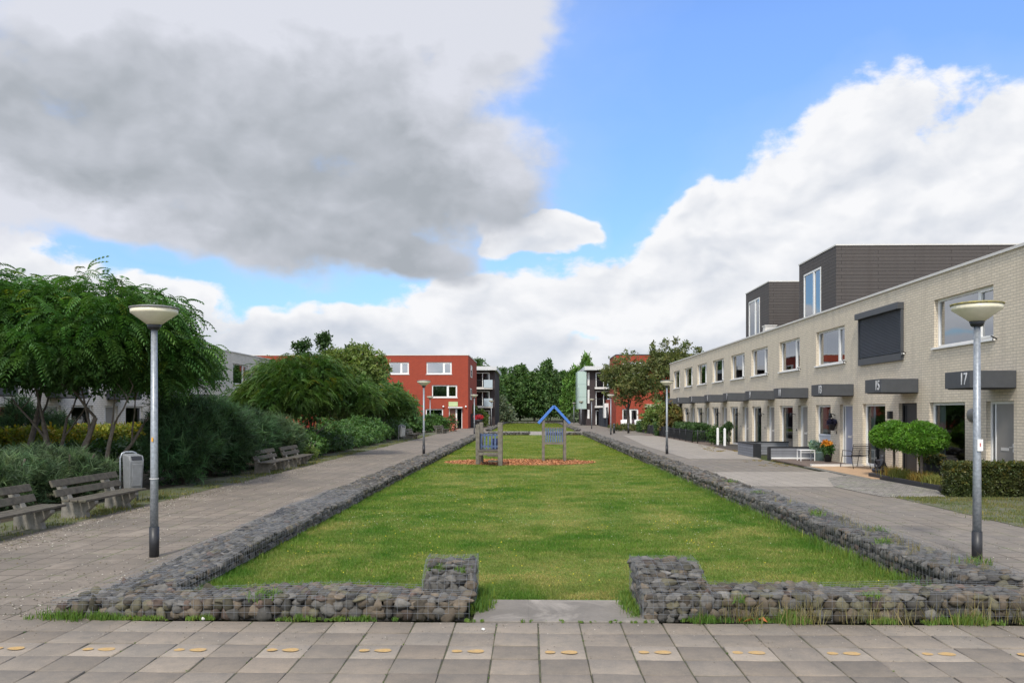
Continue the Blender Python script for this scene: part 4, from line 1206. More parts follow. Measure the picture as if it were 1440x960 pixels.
# ------------------------------------------------------------------ lamps
def street_lamp(label, x, y, H=3.57, mossy=False, g='grey street lamps with cone shaped heads'):
    t = thing('street_lamp', label, 'street lamp', (x, y, 0), 0, g)
    MB().tube([(0, 0, .42), (0, 0, 1.2), (0, 0, H - .32)], [.057, .052, .042], 16).build('pole', M_GALV, t)
    MB().tube([(0, 0, -.05), (0, 0, .42)], [.067, .067], 16).build('pole_sleeve', M_BLACK, t)
    s = H - .36
    MB().lathe([(.046, s), (.075, s + .01), (.10, s + .075), (.055, s + .085)], 20).build('collar', M_BLACK, t)
    MB().lathe([(.0, s + .07), (.095, s + .075), (.20, s + .155), (.312, s + .235), (.318, s + .25), (.318, s + .298), (.0, s + .30)], 28).build('lamp_head', M_LAMPCAP, t)
    MB().lathe([(.30, s + .296), (.332, s + .298), (.334, s + .315), (.24, s + .335), (.10, s + .347), (0, s + .35)], 28).build('lamp_lid', M_LAMPTOP if mossy else M_LAMPTOPG, t)
    return t
l1 = street_lamp('nearest grey street lamp on the left, beside the gabion wall corner', -5.33, 11.75)
MB().lathe([(.0615, 2.02), (.063, 2.02), (.063, 2.03), (.0615, 2.03)], 12).build('tie_strap', M_STICKER, l1, (0, 0, -.92))
MB().box(-.012, .012, -.064, -.056, 1.63, 1.69).build('yellow_tag', mat('yellow_plastic', (.7, .35, .03), .5), l1)
l2 = street_lamp('nearest street lamp on the right with yellow moss on its lid', 6.11, 11.55, mossy=True)
MB().box(-.03, .045, -.071, -.056, 1.52, 1.68).build('sticker', M_STICKER, l2)
MB().box(.0, .014, -.0735, -.0712, 1.58, 1.63).build('sticker_print', M_REDPRINT, l2)
P = []
for (lab, x, y) in (('second street lamp along the left path', -5.11, 40.2), ('second street lamp along the house side path', 6.62, 40.5),
                    ('third street lamp along the left path, behind the play tower', -4.87, 73.3), ('third street lamp along the house side path', 7.11, 73.5),
                    ('street lamp standing before the red block above the hedge', -9.8, 82), ('fourth street lamp on the house side path', 7.28, 98.5),
                    ('street lamp before the dark flats on the left', -5.3, 115), ('street lamp under the pale green bay', 7.41, 121),
                    ('farthest street lamp on the right before the trees', 7.51, 142.5), ('distant lamp on the left among pale willow leaves', -5.2, 158), ('farthest left street lamp before the tree line', -4.1, 170)):
    dup(l1, (x, y, 0), random.uniform(0, 6), lab)

# ------------------------------------------------------------------ benches and bins
def make_bench(label, x, y, Lb=2.45, g='weathered plank benches along the left verge', seat_ext=0.0):
    """back towards -x, runs along +y; origin at the near rear post"""
    t = thing('park_bench', label, 'bench', (x, y, 0), 0, g)
    for yy in (.0, Lb - .85):
        b = MB()
        # concrete support: leaning rear post and a seat bracket reaching forward
        for (p, q, w) in (((0, 0), (-.30, .78), .075),):
            pr = [(-.16, -.05), (.16, -.05), (.05, .36), (-.20, .80), (-.31, .78), (-.13, .36)]
            n = len(pr)
            vs = [(px, yy - w, pz) for px, pz in pr] + [(px, yy + w, pz) for px, pz in pr]
            fs = [tuple(reversed(range(n))), tuple(range(n, 2 * n))] + [(i, (i + 1) % n, n + (i + 1) % n, n + i) for i in range(n)]
            b.add(vs, [tuple(f) for f in fs])
            pr = [(.14, -.05), (.42, -.05), (.36, .12), (.55, .30), (.55, .36), (.05, .365), (.05, .2)]
            n = len(pr)
            vs = [(px, yy - w * .9, pz) for px, pz in pr] + [(px, yy + w * .9, pz) for px, pz in pr]
            b.add(vs, [tuple(reversed(range(n))), tuple(range(n, 2 * n))] + [(i, (i + 1) % n, n + (i + 1) % n, n + i) for i in range(n)])
        b.build('leg', M_CONC, t, bevel=.012)
    lean = Matrix.Rotation(R(-22), 4, 'Y')
    for (cx, cz) in ((-.215, .735), (-.135, .54)):
        mm = Matrix.Translation((cx + .07, 0, cz)) @ lean
        o = MB().box(-.022, .022, -.42, Lb - .42, -.075, .075, 0, mm).build('back_plank', M_OLDWOOD, t, bevel=.008)
    for k, cx in enumerate((.14, .31, .48)):
        MB().box(cx - .075, cx + .075, -.42, Lb - .42 + seat_ext, .37, .415).build('seat_plank', M_OLDWOOD, t, bevel=.008)
    t.scale = (.95, 1, .93)
    return t
b1 = make_bench('weathered bench cut by the left edge of the picture', -8.9, 13.0, 2.35)
b2 = make_bench('weathered bench beside the grey litter bin near the left lamp', -8.9, 16.0, 2.5)
dup(b2, (-9.0, 27.6, 0), 0, 'nearer bench of the pair under the pine shrub')
dup(b2, (-8.95, 30.6, 0), R(2), 'farther bench of the pair under the pine shrub')
b6 = dup(b2, (-9.0, 61.5, 0), R(-4), 'bench half hidden beside the far litter bin')
dup(b2, (-8.6, 76.8, 0), R(-15), 'far bench standing on the grass before the dark hedge')

def litter_bin(label, x, y, rz):
    t = thing('litter_bin', label, 'litter bin', (x, y, 0), rz, 'grey litter bins')
    b = MB()
    pr = [(-.17, .30), (.20, .30), (.26, .95), (.20, 1.06), (-.16, 1.10), (-.19, 1.06)]
    n = len(pr); w0 = .20
    vs = []
    for sg in (-1, 1):
        for px, pz in pr: vs.append((px, sg * (w0 if pz > .5 else w0 * .88), pz))
    b.add(vs, [tuple(range(n)), tuple(reversed(range(n, 2 * n)))] + [(i, n + i, n + (i + 1) % n, (i + 1) % n) for i in range(n)])
    body = b.build('bin_body', M_BIN, t, bevel=.05)
    mm = Matrix.Translation((.232, 0, 1.005)) @ Matrix.Rotation(R(62), 4, 'Y')
    MB().box(-.045, .045, -.14, .14, -.004, .012, 0, Matrix.Translation((.238, 0, 1.008)) @ Matrix.Rotation(R(61), 4, 'Y')).build('opening', M_BLACK, body)
    MB().box(.0, .03, -.13, .13, .0, .5, 0, Matrix.Translation((.215, 0, .38)) @ Matrix.Rotation(R(5), 4, 'Y')).build('front_panel', M_BIN, body, bevel=.006)
    # bent tube frame behind
    MB().tube([(-.22, -.235, -.05), (-.22, -.235, 1.0), (-.22, -.19, 1.10), (-.22, -.10, 1.13), (-.22, .10, 1.13), (-.22, .19, 1.10), (-.22, .235, 1.0), (-.22, .235, -.05)], .025, 8).build('frame', M_GALV, t)
    return t
lb = litter_bin('grey litter bin beside the nearest left bench', -9.0, 18.75, R(-42)); lb.scale = (.9, .82, 1.0)
dup(lb, (-8.78, 57.4, 0), R(-60), 'far grey litter bin by the hedge on the left')

# ------------------------------------------------------------------ playground
o = MB()
n = 40; vs = []
for i in range(n):
    a = 2 * math.pi * i / n
    vs.append((-.4 + 2.95 * math.cos(a) * (1 + .06 * math.sin(3 * a)), 33.7 + 1.95 * math.sin(a) * (1 + .10 * math.cos(5 * a)), .012))
o.add(vs, [tuple(range(n))])
tag(o.build('bark_chips', M_BARKCHIP), None, None, None, 'structure')
def scatter_chips():
    n = 9000; a = rng.uniform(0, 6.28, n); r = np.sqrt(rng.random(n)) * 1.03
    p = np.stack([-.4 + 2.95 * r * np.cos(a), 33.7 + 1.95 * r * np.sin(a), np.full(n, .018)], 1)
    rot = basis(rng.normal(size=(n, 3)) * np.array([1, 1, .25]), np.tile([[0, 0, 1.]], (n, 1)) + rng.normal(size=(n, 3)) * .4)
    V, F, C = inst(np.array([(0, -.3, 0), (1, -.25, .05), (1, .3, 0), (0, .3, .06)], float), np.array([(0, 1, 2, 3)]), p, rot, rng.uniform(.03, .075, n), shade_cols(n, .6, 1.2))
    tag(np_mesh('bark_chips_loose', V, F, mat('chip', (.44, .195, .085), .9, .25, 9, attr=True), None, C), 'loose red bark chips around the play equipment', None, None, 'stuff')
scatter_chips()

def play_tower():
    t = thing('play_tower', 'wooden play platform with faded blue slats on the red bark', 'play equipment', (-1.55, 31.45, 0))
    def post(x, y, h, w=.075):
        MB().box(x - w, x + w, y - w, y + w, -.05, h).build('post', M_POST, t, bevel=.012)
    post(-.46, .75, 1.55); post(.43, 0, 1.64, .085); post(.43, .9, 1.62); post(-.36, 1.5, 1.62)
    MB().box(-.40, .36, .05, .12, .40, .50).build('beam', M_POST, t, bevel=.008)
    MB().box(-.42, .44, .1, 1.5, .52, .58).build('deck', M_OLDWOOD, t)
    # two broad steps
    MB().box(-.05, .34, -.12, .15, .36, .42).box(.0, .34, -.32, -.05, .17, .225).build('step', M_OLDWOOD, t)
    for k in range(6):
        x = -.36 + k * .135
        MB().box(x, x + .062, .90, .93, .60, 1.20).build('slat', M_BLUED, t)
    for k in range(5):
        y = .1 + k * .14
        MB().box(-.44, -.41, y + .75, y + .81, .60, 1.22).build('slat', M_BLUED, t)
    MB().box(-.42, .42, .935, .97, .66, .74).box(-.42, .42, .935, .97, 1.1, 1.17).build('rail', M_BLUED, t)
    MB().box(.02, .36, 1.3, 1.33, .55, 1.0).build('panel', mat('navy_panel', (.018, .025, .09), .5), t)
    return t
play_tower()
def play_house():
    t = thing('play_house', 'play house frame with a bright blue pitched roof on the red bark', 'play equipment', (1.0, 34.35, 0))
    for x in (-.44, .44):
        for y in (0, .62):
            MB().box(x - .055, x + .055, y - .055, y + .055, -.05, 1.72).build('post', M_POST, t, bevel=.01)
    for sg in (-1, 1):
        a = math.atan2(.70, .64)
        b = MB()
        mm = Matrix.Translation((0, 0, 2.27)) @ (Matrix.Rotation(a, 4, 'Y') if sg > 0 else Matrix.Rotation(math.pi - a, 4, 'Y'))
        b.box(.0, .96, -.10, .72, (-.05 if sg > 0 else -.05), .05, 0, mm)
        b.build('roof_board', M_BLUE, t, bevel=.008)
    for k in range(8):
        x = -.36 + k * .095
        MB().box(x, x + .055, -.02, .012, .80, 1.36).build('slat', M_BLUED, t)
    MB().box(-.385, .385, -.03, .03, .70, .79).build('rail', M_POST, t)
    MB().box(-.385, .385, -.03, .03, 1.365, 1.40).build('rail', M_POST, t)
    MB().box(-.385, .385, .60, .64, 1.60, 1.66).build('rail', M_POST, t)
    return t
play_house()

# ------------------------------------------------------------------ trees and shrubs
M_SUMAC = leafmat('sumac_leaf', (.066, .170, .042), .32, .5, hue2=(.098, .205, .050))
M_SUMAC2 = leafmat('sumac_leaf_olive', (.072, .165, .040), .32, .5, hue2=(.115, .195, .046))
M_PINE = leafmat('pine_needle', (.036, .080, .030), .15, .6)
M_PINE2 = leafmat('pine_needle_light', (.062, .105, .046), .15, .6)
M_BUSH = leafmat('bush_leaf', (.075, .155, .038), .3, .5)
M_BUSHL = leafmat('bush_leaf_light', (.145, .225, .06), .35, .5, hue2=(.20, .26, .07))
M_HEDGEY = leafmat('golden_privet', (.19, .24, .03), .35, .5, hue2=(.25, .27, .035))
M_HEDGED = leafmat('dark_hedge_leaf', (.052, .105, .030), .25, .5)
M_BOX = leafmat('box_hedge_leaf', (.070, .105, .032), .25, .45, hue2=(.105, .115, .04))
M_TOPI = leafmat('topiary_leaf', (.115, .27, .028), .35, .45, hue2=(.16, .32, .036))
M_FAR = leafmat('woodland_leaf', (.07, .15, .042), .3, .6, hue2=(.105, .185, .05))
M_FARL = leafmat('woodland_leaf_light', (.12, .23, .042), .32, .6)
M_WILLOW = leafmat('willow_leaf', (.13, .17, .10), .3, .6)
M_STREET = leafmat('street_tree_leaf', (.125, .165, .055), .35, .55, hue2=(.175, .185, .065))
M_BRONZE = leafmat('bronze_leaf', (.22, .14, .045), .3, .55, hue2=(.14, .19, .045))
M_ORN = leafmat('grass_clump', (.20, .21, .05), .3, .6)

def sumac(label, x, y, stems, blobs, n, size, m, bottom, warm=.03, tpl=FROND, wood=None, group=None):
    t = thing('sumac_tree', label, 'tree', (x, y, 0), 0, group)
    b = MB()
    for (bx, by, dx, dy, ln, r, dep) in stems:
        limbs(b, (bx, by, -.1), (dx, dy, 1), ln, r, dep, .75, .12, .22)
    b.build('trunk', wood or M_BARK, t)
    dome('crown', blobs, n, size, m, t, bottom, warm)
    return t
sumac('big spreading sumac tree with several leaning stems behind the left lamp', -12.0, 21.5,
      [(0, 0, .25, .1, 2.1, .115, 3), (-.5, .3, -.25, .2, 2.0, .12, 3), (.55, -.2, .6, 0, 2.0, .085, 3), (.2, .7, .8, .3, 2.2, .08, 2), (-.9, .6, -.1, .5, 2.1, .08, 2)],
      [(.2, .3, 3.75, 3.0, 2.7, 1.65), (1.75, .8, 3.25, 1.4, 2.0, 1.15), (-1.9, 0, 3.95, 2.2, 2.2, 1.35), (.5, -.9, 3.5, 2.4, 1.8, 1.1), (1.6, -.4, 4.0, 1.4, 1.3, 1.0), (-.6, -.8, 4.4, 1.4, 1.3, .8), (2.3, -.3, 3.2, 1.0, 1.1, .85), (-2.2, -1.2, 3.5, 1.7, 1.4, 1.0)], 11500, .41, M_SUMAC, 2.45, .035)
sumac('large sumac tree leaving the picture at the left edge', -16.0, 23.0,
      [(1.6, .4, .12, .1, 2.2, .12, 3), (.8, .4, -.2, .2, 2.2, .11, 3)],
      [(.3, .3, 4.0, 3.2, 2.8, 1.6), (-2.4, .3, 3.8, 2.2, 2.4, 1.4), (2.0, .6, 3.8, 1.8, 2, 1.3)], 5600, .41, M_SUMAC, 2.7, .04)
sumac('umbrella shaped sumac tree behind the pair of benches', -10.9, 38.5,
      [(0, 0, .1, 0, 1.5, .10, 3), (.2, .1, .7, .1, 1.6, .07, 3), (-.2, 0, -.7, .2, 1.6, .07, 3)],
      [(.4, .2, 2.9, 2.5, 2.3, 1.45), (-1.6, .3, 2.55, 1.4, 1.8, .85), (2.2, .4, 2.7, 1.5, 1.8, 1.05), (.7, -.4, 3.75, 1.5, 1.5, 1.0), (-.7, .2, 3.6, 1.2, 1.3, .9), (-.6, -1.0, 2.6, 1.6, 1.3, 1.0)], 10500, .34, M_SUMAC2, 1.9, .06)
sumac('olive green sumac tree before the red block', -11.0, 57.5,
      [(0, 0, .1, 0, 1.4, .09, 2), (.2, 0, .6, .1, 1.4, .06, 2)],
      [(.2, 0, 2.8, 2.5, 2.2, 1.25), (1.5, .3, 2.4, 1.4, 1.4, 1.1), (-1.6, .3, 2.9, 1.6, 1.6, 1.0)], 4200, .34, M_SUMAC2, 1.0, .05)

def broadleaf(name, label, x, y, H, r, m, n, size, trunk_r=.12, bottom=None, blobs=None, group=None, clear=None, wood=None, upright=0, gap=.3, lo=.6, hi=1.3, cat='tree'):
    t = thing(name, label, cat, (x, y, 0), 0, group)
    cl = clear if clear is not None else H * .3
    b = MB(); limbs(b, (0, 0, -.1), (0, 0, 1), cl + .4, trunk_r, 3, .6, .3, .12)
    b.build('trunk', wood or M_BARKD, t)
    if blobs is None:
        blobs = []
        cz = (H + cl) / 2; rz = (H - cl) / 2
        blobs.append((0, 0, cz, r * .82, r * .82, rz))
        for k in range(7):
            a = k * 2.4; f = random.uniform(.45, .7)
            blobs.append((r * f * math.cos(a), r * f * math.sin(a), cz + rz * random.uniform(-.55, .6), r * random.uniform(.35, .55), r * random.uniform(.35, .55), rz * random.uniform(.28, .45)))
    leafy('crown', blobs, n, size, m, t, lo, hi, .35, bottom, gap, upright=upright)
    return t
broadleaf('loose_tree', 'airy broadleaf tree with spiky top twigs before the left red block', -13.0, 60, 6.9, 2.6, M_BUSHL, 5600, .22, .10, gap=.12, clear=1.5, upright=.6,
          blobs=[(0, 0, 4.5, 2.3, 2.2, 2.0), (-1.1, 0, 5.7, 1.2, 1.1, 1.0), (.8, 0, 5.9, 1.2, 1.0, 1.0), (1.9, 0, 5.2, 1.0, 1, 1.0), (0, 0, 2.4, 2, 2, 1.2), (-1.6, 0, 5.9, .3, .3, .8), (.3, 0, 6.5, .3, .3, .6), (2.3, 0, 5.9, .3, .3, .6), (1.2, 0, 6.4, .25, .25, .6)])
broadleaf('filler_tree', 'added green tree behind the airy broadleaf tree, left', -14.8, 73, 6.4, 2.8, M_BUSH, 1500, .34, .12, clear=1.2)  # put in to keep the red block out of the window reflections
broadleaf('filler_tree', 'rounded green tree showing through the umbrella shaped sumac', -16.2, 60, 4.9, 2.4, M_BUSH, 1300, .3, .1, clear=.6)
broadleaf('filler_tree', 'added green tree against the left end of the red block', -19.5, 82, 6.6, 3.2, M_BUSH, 1500, .36, .12, clear=1.2)  # also added to screen the red block from the house windows
broadleaf('filler_tree', 'added low bushy tree on the verge beyond the olive green sumac', -11.5, 72, 4.2, 2.3, M_BUSH, 1300, .3, .1, clear=.4)  # placed and sized to block the red reflection in a lower window
for (x, h, lab) in ((-16.5, 5.6, 'added tree before the red block wall, right of three in a row'), (-21.5, 5.4, 'added tree before the red block wall, middle of three in a row'), (-27, 5.8, 'added tree before the red block wall, left of three in a row')):
    broadleaf('filler_tree', lab, x, 94, h, 2.6, M_BUSH, 1000, .4, .12, clear=.8, group='added trees before the left red block')  # added row, cuts the red reflected in the right house windows
def twiggy(label, x, y, tops, H):
    t = thing('young_poplar', label, 'tree', (x, y, 0))
    b = MB(); bl = []
    for (dx, h, rr) in tops:
        b.tube([(0, 0, -.1), (dx * .35, 0, H * .5), (dx, 0, h)], [.07, .045, .012], 5)
        bl += [(dx, 0, h - rr * .6, rr, rr, rr * .95), (dx * .85, 0, h - rr * 2, rr * .55, rr * .55, rr * .8)]
    b.build('trunk', M_BARKD, t)
    leafy('crown', bl, 420, .26, M_HEDGED, t, .6, 1.2, .2, None, .1, upright=.5)
twiggy('thin dark poplar tops rising over the umbrella shaped sumac', -15.7, 60, [(-.55, 7.1, .52), (.85, 7.6, .62), (-1.2, 6.9, .4), (2.6, 6.6, .3)], 6)
twiggy('small dark tree top showing over the left house roof', -30, 70, [(0, 7.8, .8), (.9, 7.6, .5)], 7)

# street trees before the right red block
broadleaf('street_tree', 'bronze green street tree before the right red block, trunk before its dark window', 10.4, 88.5, 8.4, 3.1, M_STREET, 3000, .30, .22, clear=2.6, gap=.5, upright=.7, group='street trees at the right red block')
broadleaf('street_tree', 'taller street tree with bare tipped top beside the end of the right house row', 14.4, 86, 8.6, 3.6, M_STREET, 3300, .31, .22, clear=2.6, gap=.45, upright=.7, group='street trees at the right red block',
          blobs=[(0, 0, 5.3, 3.0, 3, 2.5), (-1.3, 0, 7.6, 1.1, 1.1, .9), (.9, 0, 7.7, 1.2, 1.2, .9), (0, 0, 7.0, 1.9, 1.9, 1.4), (2.2, 0, 6.4, 1.6, 1.6, 1.4), (-1.8, 0, 8.5, .35, .35, .7), (-.5, 0, 8.9, .6, .5, .55), (1.6, 0, 8.8, .6, .5, .5), (2.9, 0, 8.2, .4, .4, .45), (.5, 0, 9.2, .3, .3, .4)])

# pine shrubs
def pine(label, x, y, blobs, n, size=.31, m=None, group='dark pine shrubs on the left'):
    t = thing('pine_shrub', label, 'shrub', (x, y, 0), 0, group)
    b = MB()
    for k in range(5):
        a = k * 1.3
        b.tube([(0, 0, -.05), (.3 * math.cos(a), .3 * math.sin(a), .5), (.55 * math.cos(a), .55 * math.sin(a), 1.1)], [.06, .045, .02], 5)
    b.build('stem', M_BARKD, t)
    needled('foliage', blobs, n, size, m or M_PINE, t, .45)
    return t
pine('tall dark pine shrub behind the nearest left lamp', -9.95, 23.6, [(0, 0, 1.1, 1.0, 1.2, 1.2), (.3, .5, 1.5, .7, .9, .9), (-.3, .2, 1.3, .7, 1, 1.0), (.6, -.3, .7, .5, .9, .7)], 2200)
pine('broad dark pine shrub just beyond the bench path', -10.3, 26.6, [(0, 0, 1.2, 1.4, 1.5, 1.25), (-.6, .6, 1.6, .8, .8, .8), (.6, .4, .9, .8, 1.1, .8)], 2400)
pine('pine shrub behind the nearer bench of the pair', -10.4, 29.8, [(0, 0, 1.0, 1.2, 1.4, 1.1), (.3, 1, 1.2, .8, .9, .8), (-.5, -.5, 1.5, .7, .7, .7)], 1900)
pine('pine shrub with pale tips at the foot of the sumac', -10.3, 33.2, [(0, 0, .9, 1.1, 1.3, .95), (.2, .8, .8, .9, .9, .8)], 1300, m=M_PINE2)
pine('low pale pine shrub behind the bench at the left edge', -10.7, 16.6, [(0, 0, .55, 1.0, 1.3, .65), (-.8, -.3, .75, .7, .7, .6), (.1, .8, .7, .6, .6, .5)], 1500, .22, M_PINE2)
pine('low pine shrub between the left edge bench and the sumac stems', -10.4, 18.7, [(0, 0, .55, .8, 1.0, .6), (-.8, .2, .7, .6, .6, .55)], 1000, .22, M_PINE2)
pine('dark conifer before the left houses under the sumac crown', -17.2, 28, [(0, 0, 1.2, .75, .75, 1.2), (.9, .3, 1.0, .6, .7, 1.0)], 1000, .28)

def bush(label, x, y, blobs, n, size, m, name='shrub', group=None, lo=.6, hi=1.35, warm=0, warmc=(2.2, 1.3, .5)):
    t = thing(name, label, 'shrub', (x, y, 0), 0, group)
    b = MB()
    for k in range(4):
        a = k * 1.7 + .4
        b.tube([(0, 0, -.05), (.2 * math.cos(a), .2 * math.sin(a), .4), (.4 * math.cos(a), .4 * math.sin(a), .8)], [.035, .025, .012], 5)
    b.build('stem', M_BARKD, t)
    leafy('foliage', blobs, n, size, m, t, lo, hi, .35, -.02, .1, warm, warmc)
    return t
bush('leafy green shrub at the foot of the umbrella shaped sumac', -9.9, 36.6, [(0, 0, .6, .8, 1.0, .65), (.1, 1.2, .5, .6, .8, .5)], 1100, .14, M_BUSH)
bush('pale yellow green weed clump beside the farther bench', -9.4, 35.0, [(0, 0, .3, .5, .6, .35)], 300, .12, M_BUSHL)
for i, (y, h, lab) in enumerate(((42, .9, 'dark low shrub beyond the umbrella shaped sumac'), (46, 1.2, 'rounded green shrub on the verge past the sumac'), (50, 1.15, 'second rounded green shrub on the verge past the sumac'), (54, 1.35, 'tall green shrub beside the far litter bin'))):
    bush(lab, -10.2, y, [(0, 0, h * .55, 1.1, 1.9, h * .6), (.3, 1.2, h * .5, .8, 1.0, h * .5), (-.9, 0, h * .8, 1, 1.4, h * .6)], 1500, .16, M_BUSH if i != 0 else M_HEDGED)
bush('dark shrub behind the half hidden bench', -10.6, 62.5, [(0, 0, .9, 1.2, 2.6, 1.0), (.2, 2.5, .8, 1, 1.4, .8)], 1600, .2, M_HEDGED)
for i, (x, y, lab) in enumerate(((-11.6, 80, 'dark hedge shrub before the red block, left one'), (-9.6, 82, 'dark hedge shrub before the red block, beside its door'))):
    bush(lab, x, y, [(0, 0, .9, 1.5, 1.2, .95), (.8, 0, .8, 1, 1, .8)], 1300, .22, M_BUSH)
bush('shrub with pink rose blooms at the corner of the left red block', -8.0, 86, [(0, 0, .7, .5, .5, .85), (0, 0, 1.3, .35, .35, .5)], 500, .2, M_BUSH, warm=.35, warmc=(9, 1.5, 5))
bush('bright green climber before the dark flats on the left', -6.2, 108, [(0, 0, 1.1, .8, .8, 1.3), (-1.5, 0, 2.2, 1.0, .7, .8)], 800, .3, M_BUSHL)
# golden hedge before the left houses
g = thing('golden_hedge', 'yellow green hedge with golden tips before the left houses', 'hedge', (-16, 20, 0))
hedge_box('foliage', -.5, .5, -4, 17, 0, 1.45, 9000, .13, M_HEDGEY, g, .55, 1.3, .3, (1.7, 1.1, .7), .09)
g = thing('dark_hedge', 'dark hedge strip under the sumac stems', 'hedge', (-13.9, 20, 0))
hedge_box('foliage', -.5, .5, -3, 12, 0, .95, 3000, .16, M_HEDGED, g, .5, 1.1, 0, rough=.12)

# pot of red flowers on a post before the dark flats
t = thing('flower_tub', 'round dark tub of red flowers behind the play platform posts', 'flower tub', (-5.9, 96, 0))
MB().box(-.12, .12, -.12, .12, -.02, .75).build('post', M_POST, t)
MB().lathe([(.2, .75), (.42, .85), (.5, 1.1), (.45, 1.12), (0, 1.1)], 14).build('tub', M_POT, t)
leafy('blooms', [(0, 0, 1.35, .5, .5, .32)], 260, .16, leafmat('red_bloom', (.55, .035, .05), .2), t, .7, 1.2, .3, None, 0)
o = MB().box(-.05, 2.6, -.04, .04, 0, 1.75).build('board_fence', M_BLACK, None, (-8.6, 104, 0)); tag(o, 'black board fence beside the left red block', 'fence')

# woodland behind
protos = []
for i in range(4):
    H = 10; r = 3.3
    t = broadleaf('woodland_tree', 'tall green tree in the wood closing the far end of the lawns', 0, 0, H, r, M_FAR if i < 3 else M_FARL, 2600, .62, .2, clear=1.2, gap=.12, group='trees of the wood behind the lawns', lo=.5, hi=1.4,
                  blobs=[(0, 0, 5.0, 2.9, 2.9, 3.8), (.4, .2, 8.2, 1.5, 1.5, 1.9), (-1.4, .5, 6.8, 1.5, 1.5, 1.7), (1.7, -.4, 6.0, 1.5, 1.5, 1.9), (0, -.8, 3.2, 3.2, 2.6, 2.4), (-2.2, -.5, 3.6, 1.5, 1.6, 2.0), (2.2, -.6, 3.0, 1.6, 1.6, 2.0), (-.5, 0, 9.2, .7, .7, 1.0)])
    protos.append(t)
used = set()
def wood_tree(pi, x, y, H, w=1.0, label=None):
    s = (H / 10 * w, H / 10 * w, H / 10)
    if pi not in used:
        t = protos[pi]; used.add(pi); t.location = (x, y, 0); t.scale = s; t.rotation_euler = (0, 0, random.uniform(0, 6))
    else:
        t = dup(protos[pi], (x, y, 0), random.uniform(0, 6), None, None, s)
    if label: t['label'] = label
k = 0
for row, (yy, n, x0, x1) in enumerate(((172, 14, -22, 26), (186, 15, -32, 38))):
    for i in range(n):
        x = x0 + (x1 - x0) * (i + random.uniform(-.25, .25)) / (n - 1)
        H = random.uniform(8.6, 11.2) + (1.4 if row else 0)
        wood_tree(k % 3, x, yy + random.uniform(-3, 3), H, random.uniform(.85, 1.15)); k += 1
wood_tree(1, -9.6, 150, 11.6, .95, 'tall tree rising over the dark flats on the left')
wood_tree(0, -7.2, 155, 10.3, .8, 'tree at the right shoulder of the dark left flats')
wood_tree(3, 8.6, 158, 10.6, .7, 'bright green tree beside the pale green bay')
wood_tree(3, 11.0, 163, 13.2, .5, 'pointed bright green tree top over the right dark flats')
wood_tree(2, 3.6, 170, 12.4, .7, 'slightly taller dark tree in the middle of the wood')
bush('silvery willow scrub between the left flats and the wood', -5.2, 150, [(0, 0, 2.0, 1.6, 1.5, 2.4), (1.5, 0, 1.4, 1.2, 1.2, 1.6), (.2, 0, 3.8, .9, .9, 1.2)], 1200, .4, M_WILLOW)
bush('pale scrub at the foot of the wood beside the right path', 8.4, 152, [(0, 0, .9, 1.8, 1.2, 1.0), (1.5, 0, .8, 1.2, 1, .9)], 600, .35, M_WILLOW)

# ------------------------------------------------------------------ right side front gardens
# bushes and hedges near the far end
bush('light green leafy bush beyond the far end of the right row', 12.1, 78.5, [(0, 0, 1.5, 1.7, 1.6, 1.5), (.6, 0, 2.1, 1, 1, .8), (-.8, 0, 1.1, .9, .9, 1.1)], 1500, .24, M_BUSHL)
bush('reddish brown bush beside the far white house', 11.5, 68.5, [(0, 0, 1.55, 1.0, 1.3, 1.3), (.2, .8, 1.9, .8, .9, .8)], 1300, .2, M_BRONZE)
for (lab, x0, x1, y0, y1, h, n) in (('small clipped hedge cube at the far end of the black railing', 10.7, 11.7, 82, 84, 1.0, 500), ('narrow clipped hedge between two railings', 10.6, 11.9, 70.0, 71.2, 1.05, 500), ('long dark clipped hedge before house 3', 11.2, 12.2, 56.8, 65.5, 1.12, 2200)):
    g = thing('clipped_hedge', lab, 'hedge', (x0, y0, 0), 0, 'clipped hedges on the house side')
    hedge_box('foliage', 0, x1 - x0, 0, y1 - y0, 0, h, n, .14, M_HEDGED, g, .6, 1.4, rough=.05)

def railing(label, pts, h=.82, gap=.13):
    t = thing('railing', label, 'railing', (pts[0][0], pts[0][1], 0), 0, 'black railings of the front gardens')
    b = MB()
    ox, oy = pts[0]
    for (a, c) in zip(pts[:-1], pts[1:]):
        l = math.dist(a, c); n = max(1, int(l / gap))
        for k in range(n + 1):
            x = a[0] + (c[0] - a[0]) * k / n - ox; y = a[1] + (c[1] - a[1]) * k / n - oy
            b.tube([(x, y, .06), (x, y, h)], .011, 4, caps=False)
        for z in (.12, h - .08):
            b.tube([(a[0] - ox, a[1] - oy, z), (c[0] - ox, c[1] - oy, z)], .016, 5)
        m = max(1, int(l / 2.2))
        for k in range(m + 1):
            x = a[0] + (c[0] - a[0]) * k / m - ox; y = a[1] + (c[1] - a[1]) * k / m - oy
            MB().tube([(x, y, -.03), (x, y, h + .06)], .03, 8).build('post', M_BLACK, t)
    b.build('bars', M_BLACK, t)
railing('black railing from the far clipped cube to the narrow hedge', [(11.0, 81.9), (10.85, 71.4)])
railing('black railing before the long dark hedge, turning in to the house wall', [(10.8, 69.8), (10.75, 55.5), (12.3, 55.5)])
railing('short black railing with open bars before house 5', [(10.8, 54.0), (12.3, 53.6)])

